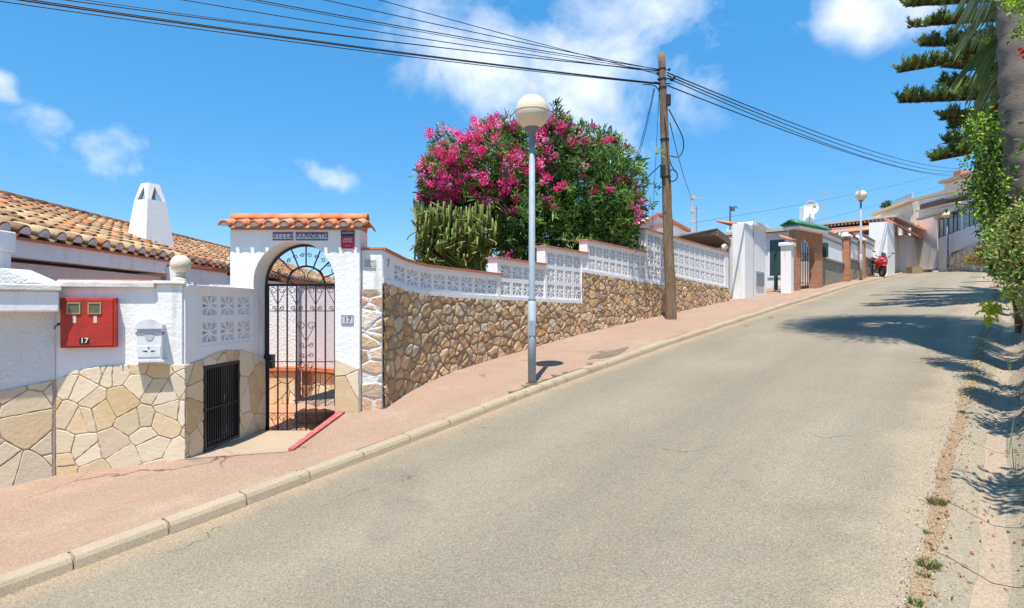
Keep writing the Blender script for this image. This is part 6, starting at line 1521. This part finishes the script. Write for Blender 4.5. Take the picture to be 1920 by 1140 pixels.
# antennas
def antenna(px,py0,py1,Y,label,arms,c=(.25,.25,.27),r=.02):
    t=thing('antenna',tuple(P(px,py1,Y)),label,'antenna','rooftop aerials'); mt=simple('aerial_metal',c,.5); m=MB(); m.tube([P(px,py1,Y),P(px,py0,Y)],r,6); m.build('mast',mt,t)
    m=MB()
    for (x0,y0,x1,y1,w_) in arms: m.bar(P(x0,y0,Y),P(x1,y1,Y),w_,w_)
    m.build('elements',mt,t)
antenna(1298,367,440,27,'tall pale rooftop aerial with three short crossbars right of the pole',[(1294,370,1303,370,.14),(1294,395,1303,395,.12),(1293,416,1304,414,.08),(1303,371,1320,372,.02),(1303,396,1320,396,.02)],(.5,.48,.46),.05)
antenna(1306,387,440,26,'plain thin dark rooftop mast beside the tall pale aerial',[(1304,392,1308,392,.04)])
antenna(1369,386,440,27,'short dark aerial with a small bunched head above the brown canopy',[(1369,389,1379,388,.05),(1371,393,1377,393,.14),(1379,386,1384,391,.03)],(.10,.11,.14),.035)
antenna(1542,352,425,38,'very thin aerial behind the satellite dish',[(1542,360,1552,362,.04)],(.4,.42,.45),.025)

# garages beyond
gr=thing('garage_block',tuple(W(38,4.6,1.9)),'white double garage block with sloping tiled awnings up the street','garage')
def gq(px,L):
    for Y in np.arange(18,60,.02):
        X=(px-CX)/F*Y
        if DL[0]*X+DL[1]*Y>=L: return DS[0]*X+DS[1]*Y,Y
    return 60,50
def fz(px,py,L): s,Y=gq(px,L); return s,(HY-py)/F*Y
L0=4.35; L_d=5.1
s0,_=fz(1667,0,L0); sm,_=fz(1728,0,4.0); 
def wallpx(m,px0,px1,yt0,yt1,L,dep=.3,yb=None):
    a,_=gq(px0,L);b_,_=gq(px1,L); zt0=fz(px0,yt0,L)[1];zt1=fz(px1,yt1,L)[1]; g0=gl_(a,L)-.3
    vs=[W(a,L,g0),W(b_,L,g0),W(b_,L+dep,g0),W(a,L+dep,g0),W(a,L,zt0),W(b_,L,zt1),W(b_,L+dep,zt1),W(a,L+dep,zt0)]
    m.add(vs,[(0,3,2,1),(4,5,6,7),(0,1,5,4),(1,2,6,5),(2,3,7,6),(3,0,4,7)])
m=MB(); wallpx(m,1664,1678,415,420,4.15,.8); m.build('front_pier',smooth_w,gr)
m=MB(); wallpx(m,1677,1752,408,404,5.02,.3); m.build('back_wall',smooth_w,gr)
m=MB(); wallpx(m,1676,1704,440,452,4.75,.15); m.build('garage_door',palegr,gr)
m=MB(); wallpx(m,1701,1727,440,445,4.30,1.2); m.build('middle_pier',smooth_w,gr)
m=MB(); wallpx(m,1729,1743,448,452,4.5,.15); m.build('garage_door',palegr,gr)
m=MB(); wallpx(m,1741,1761,448,430,3.6,1.8); m.build('end_wall',smooth_w,gr)
def awn(px0,py0,px1,py1,L,w_):
    a,za=fz(px0,py0,L); b_,zb=fz(px1,py1,L)
    vs=[W(a,L-.15,za-.16),W(b_,L-.15,zb-.16),W(b_,L+w_,zb+.2),W(a,L+w_,za+.2)]; vs+=[v+Vector((0,0,.13)) for v in vs]
    m=MB(); m.add(vs,[(0,3,2,1),(4,5,6,7),(0,1,5,4),(1,2,6,5),(2,3,7,6),(3,0,4,7)]); m.build('awning_tiles',redtrim,gr)
awn(1676,417,1727,446,4.1,.45); awn(1728,428,1748,452,3.9,.45); 
m=MB(); a,za=fz(1672,420,4.6); b_,zb=fz(1752,418,4.0); m.sbox(a,b_+2,5.2,9,1.5,(HY-420)/F*33); m.build('upper_wall',smooth_w,gr)
m=MB(); q=P(1715,506,34); m.box((q.x-.35,q.y-.3,q.z-.3),(q.x+.25,q.y+.2,(HY-501)/F*34)); tag(m.build('meter_hatch',simple('ochre_hatch',(.33,.25,.13),.8)),'small brown utility hatch at the foot of the garage pier','hatch')

# large glazed house at the bend on a stone retaining wall
Q0=Vector((23.6,27.9,0)); QD=Vector((.383,.924,0)); QN=Vector((QD.y,-QD.x,0))*-1   # outward toward the road (-X side)
def q4(u,z,w): p=Q0+QD*u+QN*w; return Vector((p.x,p.y,z))
def qpix(px,py):
    k=(px-CX)/F; u=(k*Q0.y-Q0.x)/(QD.x-k*QD.y); p=Q0+QD*u; return u,(HY-py)/F*p.y
def qbox(m,u0,u1,z0,z1,w0,w1): m.add([q4(u0,z0,w1),q4(u1,z0,w1),q4(u1,z0,w0),q4(u0,z0,w0),q4(u0,z1,w1),q4(u1,z1,w1),q4(u1,z1,w0),q4(u0,z1,w0)],[(0,3,2,1),(4,5,6,7),(0,1,5,4),(1,2,6,5),(2,3,7,6),(3,0,4,7)])
rw=thing('retaining_wall',tuple(q4(4,2,0)),'pale rubble retaining wall curving at the top of the road','wall')
ue=qpix(1779,480)[0]
FARC=[(.70,.60,.50),(.78,.68,.58),(.62,.52,.43),(.82,.74,.66),(.68,.55,.43)]
rubble('stone_face',rw,q4,-3.0,ue,lambda u:1.3,lambda u:float(np.interp(u,[-3,ue-3,ue],[3.45,3.35,3.0])),su=.34,sv=.26,res=.07,amp=.07,seed=9,cols=FARC,mcol=(.34,.28,.22),mat_=mat('far_stone',(1,1,1),.95,attr=True,bump=.01,bscale=10))
m=MB(); qbox(m,-3,ue,1.3,2.98,-.8,-.03); qbox(m,ue,ue+.4,1.3,3.0,-3,-.03); m.build('core',greyst,rw)
bh=thing('glazed_house',tuple(q4(4,3,-1)),'two-storey white house with a row of tall blue-green windows above the retaining wall','house')
u_l=qpix(1757,450)[0]; zwb=4.52; zwt=5.75
m=MB(); qbox(m,-5,u_l,3.36,zwb,-.6,-.06); qbox(m,ue-.1,u_l,1.8,3.36,-.6,-.06); m.build('parapet_wall',smooth_w,bh)
m=MB(); qbox(m,-5,u_l,zwt,zwt+.22,-5,.15); m.build('eave',simple('cream_eave',(.72,.64,.54),.8),bh)
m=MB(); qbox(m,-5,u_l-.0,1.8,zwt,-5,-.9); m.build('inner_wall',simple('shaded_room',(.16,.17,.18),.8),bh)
ups=[qpix(x,430)[0] for x in (1758,1766,1775,1784,1791,1799,1806,1813,1822,1832,1843,1855,1868)]
for i in range(len(ups)-1):
    a,b_=ups[i+1],ups[i]
    m=MB(); qbox(m,a,a+.05,zwb,zwt,-.16,-.08); qbox(m,b_-.05,b_-.001,zwb,zwt,-.16,-.08); qbox(m,a+.05,b_-.05,zwb,zwb+.05,-.16,-.08); qbox(m,a+.05,b_-.05,zwt-.05,zwt,-.16,-.08)
    f_=m.build('window',simple('white_frame',(.7,.7,.7),.5) if i==6 else iron,bh); m=MB(); qbox(m,a+.05,b_-.05,zwb+.05,zwt-.05,-.13,-.11); m.build('pane',glass,f_)
m=MB(); a=qpix(1801,430)[0]; qbox(m,a-.12,a+.12,zwb,zwt,-.3,-.05); m.build('column',smooth_w,bh)
# upper floor set back
def up3(px,py,Y): return P(px,py,Y)
def facade(parent,name,pts,mt,dep=(2.2,1.6,0),dn=None):
    m=MB(); m.prism([P(*p) for p in pts],Vector(dep)); return m.build(name,mt,parent)
facade(bh,'upper_wall',[(1708,505,42.5),(1708,375,42.5),(1845,332,35.5),(1845,370,35.5),(1757,412,39.9),(1757,505,39.9)],smooth_w,(2.5,1.2,0))
facade(bh,'balcony_recess_shade',[(1725,398,41.4),(1725,384,41.4),(1812,360,36.9),(1812,374,36.9)],simple('recess_shade_brown',(.16,.12,.10),.9),(-.02,-.02,0))  # flat brown sheet, shade of the balcony recess put into its colour
m=MB()
for (a,b_,r) in (((1708,376,40.0),(1815,352,35),.18),((1722,411,39.6),(1812,385,35),.14),((1722,396,39.6),(1800,379,35.4),.10)): m.bar(P(*a),P(*b_),.3,r)
m.build('terrace_bands',simple('ochre_band',(.62,.46,.32),.85),bh)
m=MB()
for i in range(26):
    f=i/25; Y=39.4+(35.2-39.4)*f; x=1724+(1812-1724)*f; m.bar(P(x,409-24*f,Y),P(x,397-19*f,Y),.06,.06)
m.bar(P(1722,397,39.4),P(1812,378,35.2),.10,.08); m.build('balustrade',smooth_w,bh)
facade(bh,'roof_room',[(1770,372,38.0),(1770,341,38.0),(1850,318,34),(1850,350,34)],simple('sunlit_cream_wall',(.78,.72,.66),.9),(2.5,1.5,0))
m=MB(); m.bar(P(1767,342,37.8),P(1850,317,33.6),.5,.16); m.build('roof_edge',simple('terracotta_band',(.58,.38,.26),.85),bh)
m=MB(); q=P(1808,322,36.5); m.box((q.x-.3,q.y-.1,q.z-.3),(q.x+.3,q.y+.5,q.z+.12)); m.build('chimney',brick,bh)
# house with solar panels
sh=thing('tiled_house',tuple(P(1690,420,42)),'ochre-edged house roof carrying a tilted solar panel array below the glazed house','house')
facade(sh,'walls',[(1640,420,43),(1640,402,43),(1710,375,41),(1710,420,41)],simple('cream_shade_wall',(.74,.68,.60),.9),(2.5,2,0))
m=MB(); m.bar(P(1636,403,42.5),P(1712,375,40.6),.8,.16); m.build('roof_edge',simple('terracotta_edge',(.56,.38,.24),.85),sh)
m=MB(); m.prism([P(1668,388,42),P(1704,374,41),P(1711,362,42),P(1678,377,43)],(0,0,-.1)); m.build('solar_panel',simple('grey_panel',(.20,.21,.23),.35,spec=.6),sh)
m=MB(); m.bar(P(1711,362,41.9),P(1711,402,41.5),.1,.1); m.bar(P(1678,377,43),P(1711,362,42),.06,.06); m.build('rack',galv,sh)
bush('shrub','tiny green roof plant beside the solar panels','shrub',[bl(1663,384,42,5,4,1,.3)],30,6,.2,.1,[(.10,.2,.05)],55,trunk=False)

# ------------------------------------------------------------------ MOTORBIKE
mbk=thing('motorcycle',(0,0,0),'red and black motorcycle parked on the pavement beside the second lamp','motorcycle')
rubm=simple('tyre_rubber',(.02,.02,.02),.8); redp=mat('red_fairing',(.62,.02,.025),.3,(6,.3),(.5,.015,.02),coat=.4); blk=simple('black_plastic',(.025,.025,.03),.5); alu=simple('grey_alloy',(.35,.36,.38),.4,metal=.6)
# local: x forward, z up
def tor(m,cx,cz,R,r,n=20,k=8):
    vs=[];fs=[]
    for i in range(n):
        a=2*PI*i/n
        for j in range(k):
            b_=2*PI*j/k; vs.append((cx+(R+r*math.cos(b_))*math.cos(a),r*math.sin(b_)*1.1,cz+(R+r*math.cos(b_))*math.sin(a)))
    for i in range(n):
        for j in range(k): fs.append((i*k+j,((i+1)%n)*k+j,((i+1)%n)*k+(j+1)%k,i*k+(j+1)%k))
    m.smooth=True; m.add(vs,fs); m.smooth=False
for cx in (.66,-.62):
    m=MB(); tor(m,cx,.30,.245,.062); wh=m.build('wheel',rubm,mbk)
    m=MB(); m.tube([(cx,-.03,.30),(cx,.03,.30)],.20,16); 
    for k in range(5): a=2*PI*k/5; m.bar((cx,0,.30),(cx+.22*math.cos(a),0,.30+.22*math.sin(a)),.03,.03,(0,1,0))
    m.build('rim',alu,wh)
m=MB(); m.smooth=True
m.tube([(.66,.09,.30),(.46,.09,.88)],.025,8); m.tube([(.66,-.09,.30),(.46,-.09,.88)],.025,8); m.tube([(.42,-.34,1.0),(.46,-.1,.95),(.46,.1,.95),(.42,.34,1.0)],.018,8); m.tube([(-.62,.1,.3),(-.1,.1,.36)],.03,8); m.tube([(-.62,-.1,.3),(-.1,-.1,.36)],.03,8); m.tube([(-.05,.16,.22),(-.75,.17,.42)],.05,8); m.build('frame',blk,mbk)
m=MB(); m.smooth=True; m.lathe([(.02,.18),(.18,.2),(.22,.35),(.2,.5),(.05,.55)],(.05,0,0),12,sx=1.3,sy=.8); m.build('engine',alu,mbk)
m=MB(); m.smooth=True
m.add([(.74,0,.92),(.66,.16,.84),(.66,-.16,.84),(.52,.22,.62),(.52,-.22,.62),(.60,0,.50),(.30,.20,.40),(.30,-.20,.40),(.46,.15,1.02),(.46,-.15,1.02),(.30,.21,.75),(.30,-.21,.75)],[(0,1,8,9,2),(1,3,10,8),(2,9,11,4),(0,2,4,5,3,1),(3,5,6),(4,7,5),(3,6,10),(4,11,7),(8,10,11,9)]); 
m.add([(.35,.0,.98),(.30,.17,.85),(.30,-.17,.85),(-.10,.12,.80),(-.10,-.12,.80),(-.08,0,.88),(.1,.19,.72),(.1,-.19,.72)],[(0,1,3,5),(0,5,4,2),(1,6,3),(2,4,7),(0,2,1)])
m.add([(.42,.075,.58),(.92,.075,.52),(.96,0,.56),(.92,-.075,.52),(.42,-.075,.58),(.70,0,.66)],[(0,1,5),(1,2,5),(2,3,5),(3,4,5),(4,0,5)])
m.build('fairing',redp,mbk)
m=MB(); m.add([(.70,.07,.84),(.70,-.07,.84),(.66,-.09,.74),(.66,.09,.74)],[(0,1,2,3)]); m.prism([(.72,-.08,.76),(.72,.08,.76),(.745,.06,.86),(.745,-.06,.86)],(.012,0,0)); m.build('headlight',simple('clear_lens',(.6,.62,.65),.2),mbk)
m=MB(); m.add([(.55,.12,1.02),(.55,-.12,1.02),(.42,-.10,1.18),(.42,.10,1.18)],[(0,1,2,3),(3,2,1,0)]); m.build('windscreen',simple('smoked_screen',(.05,.12,.14),.2,spec=.7),mbk)
m=MB(); m.prism([(-.08,-.13,.80),(-.08,.13,.80),(-.85,.07,.94),(-.85,-.07,.94)],(0,0,.06)); m.prism([(-.3,-.1,.62),(-.3,.1,.62),(-.85,.06,.88),(-.85,-.06,.88)],(0,0,.05)); m.build('seat',blk,mbk,bevel=.02)
for sg in (-1,1):
    m=MB(); m.smooth=True; m.tube([(.44,sg*.28,1.0),(.46,sg*.40,1.16)],.008,5); m.lathe([(.001,-.03),(.06,-.02),(.06,.02),(.001,.03)],(.46,sg*.43,1.19),12); m.build('mirror',blk,mbk)
L_=4.52; s_=fpx(1641,L_); q=W(s_,L_,0); mbk.location=(q.x,q.y,gl_(s_,L_)-.01)
mbk.rotation_euler=(math.radians(-6),math.radians(5),math.radians(-98)); mbk.scale=(1.0,1.0,1.0)
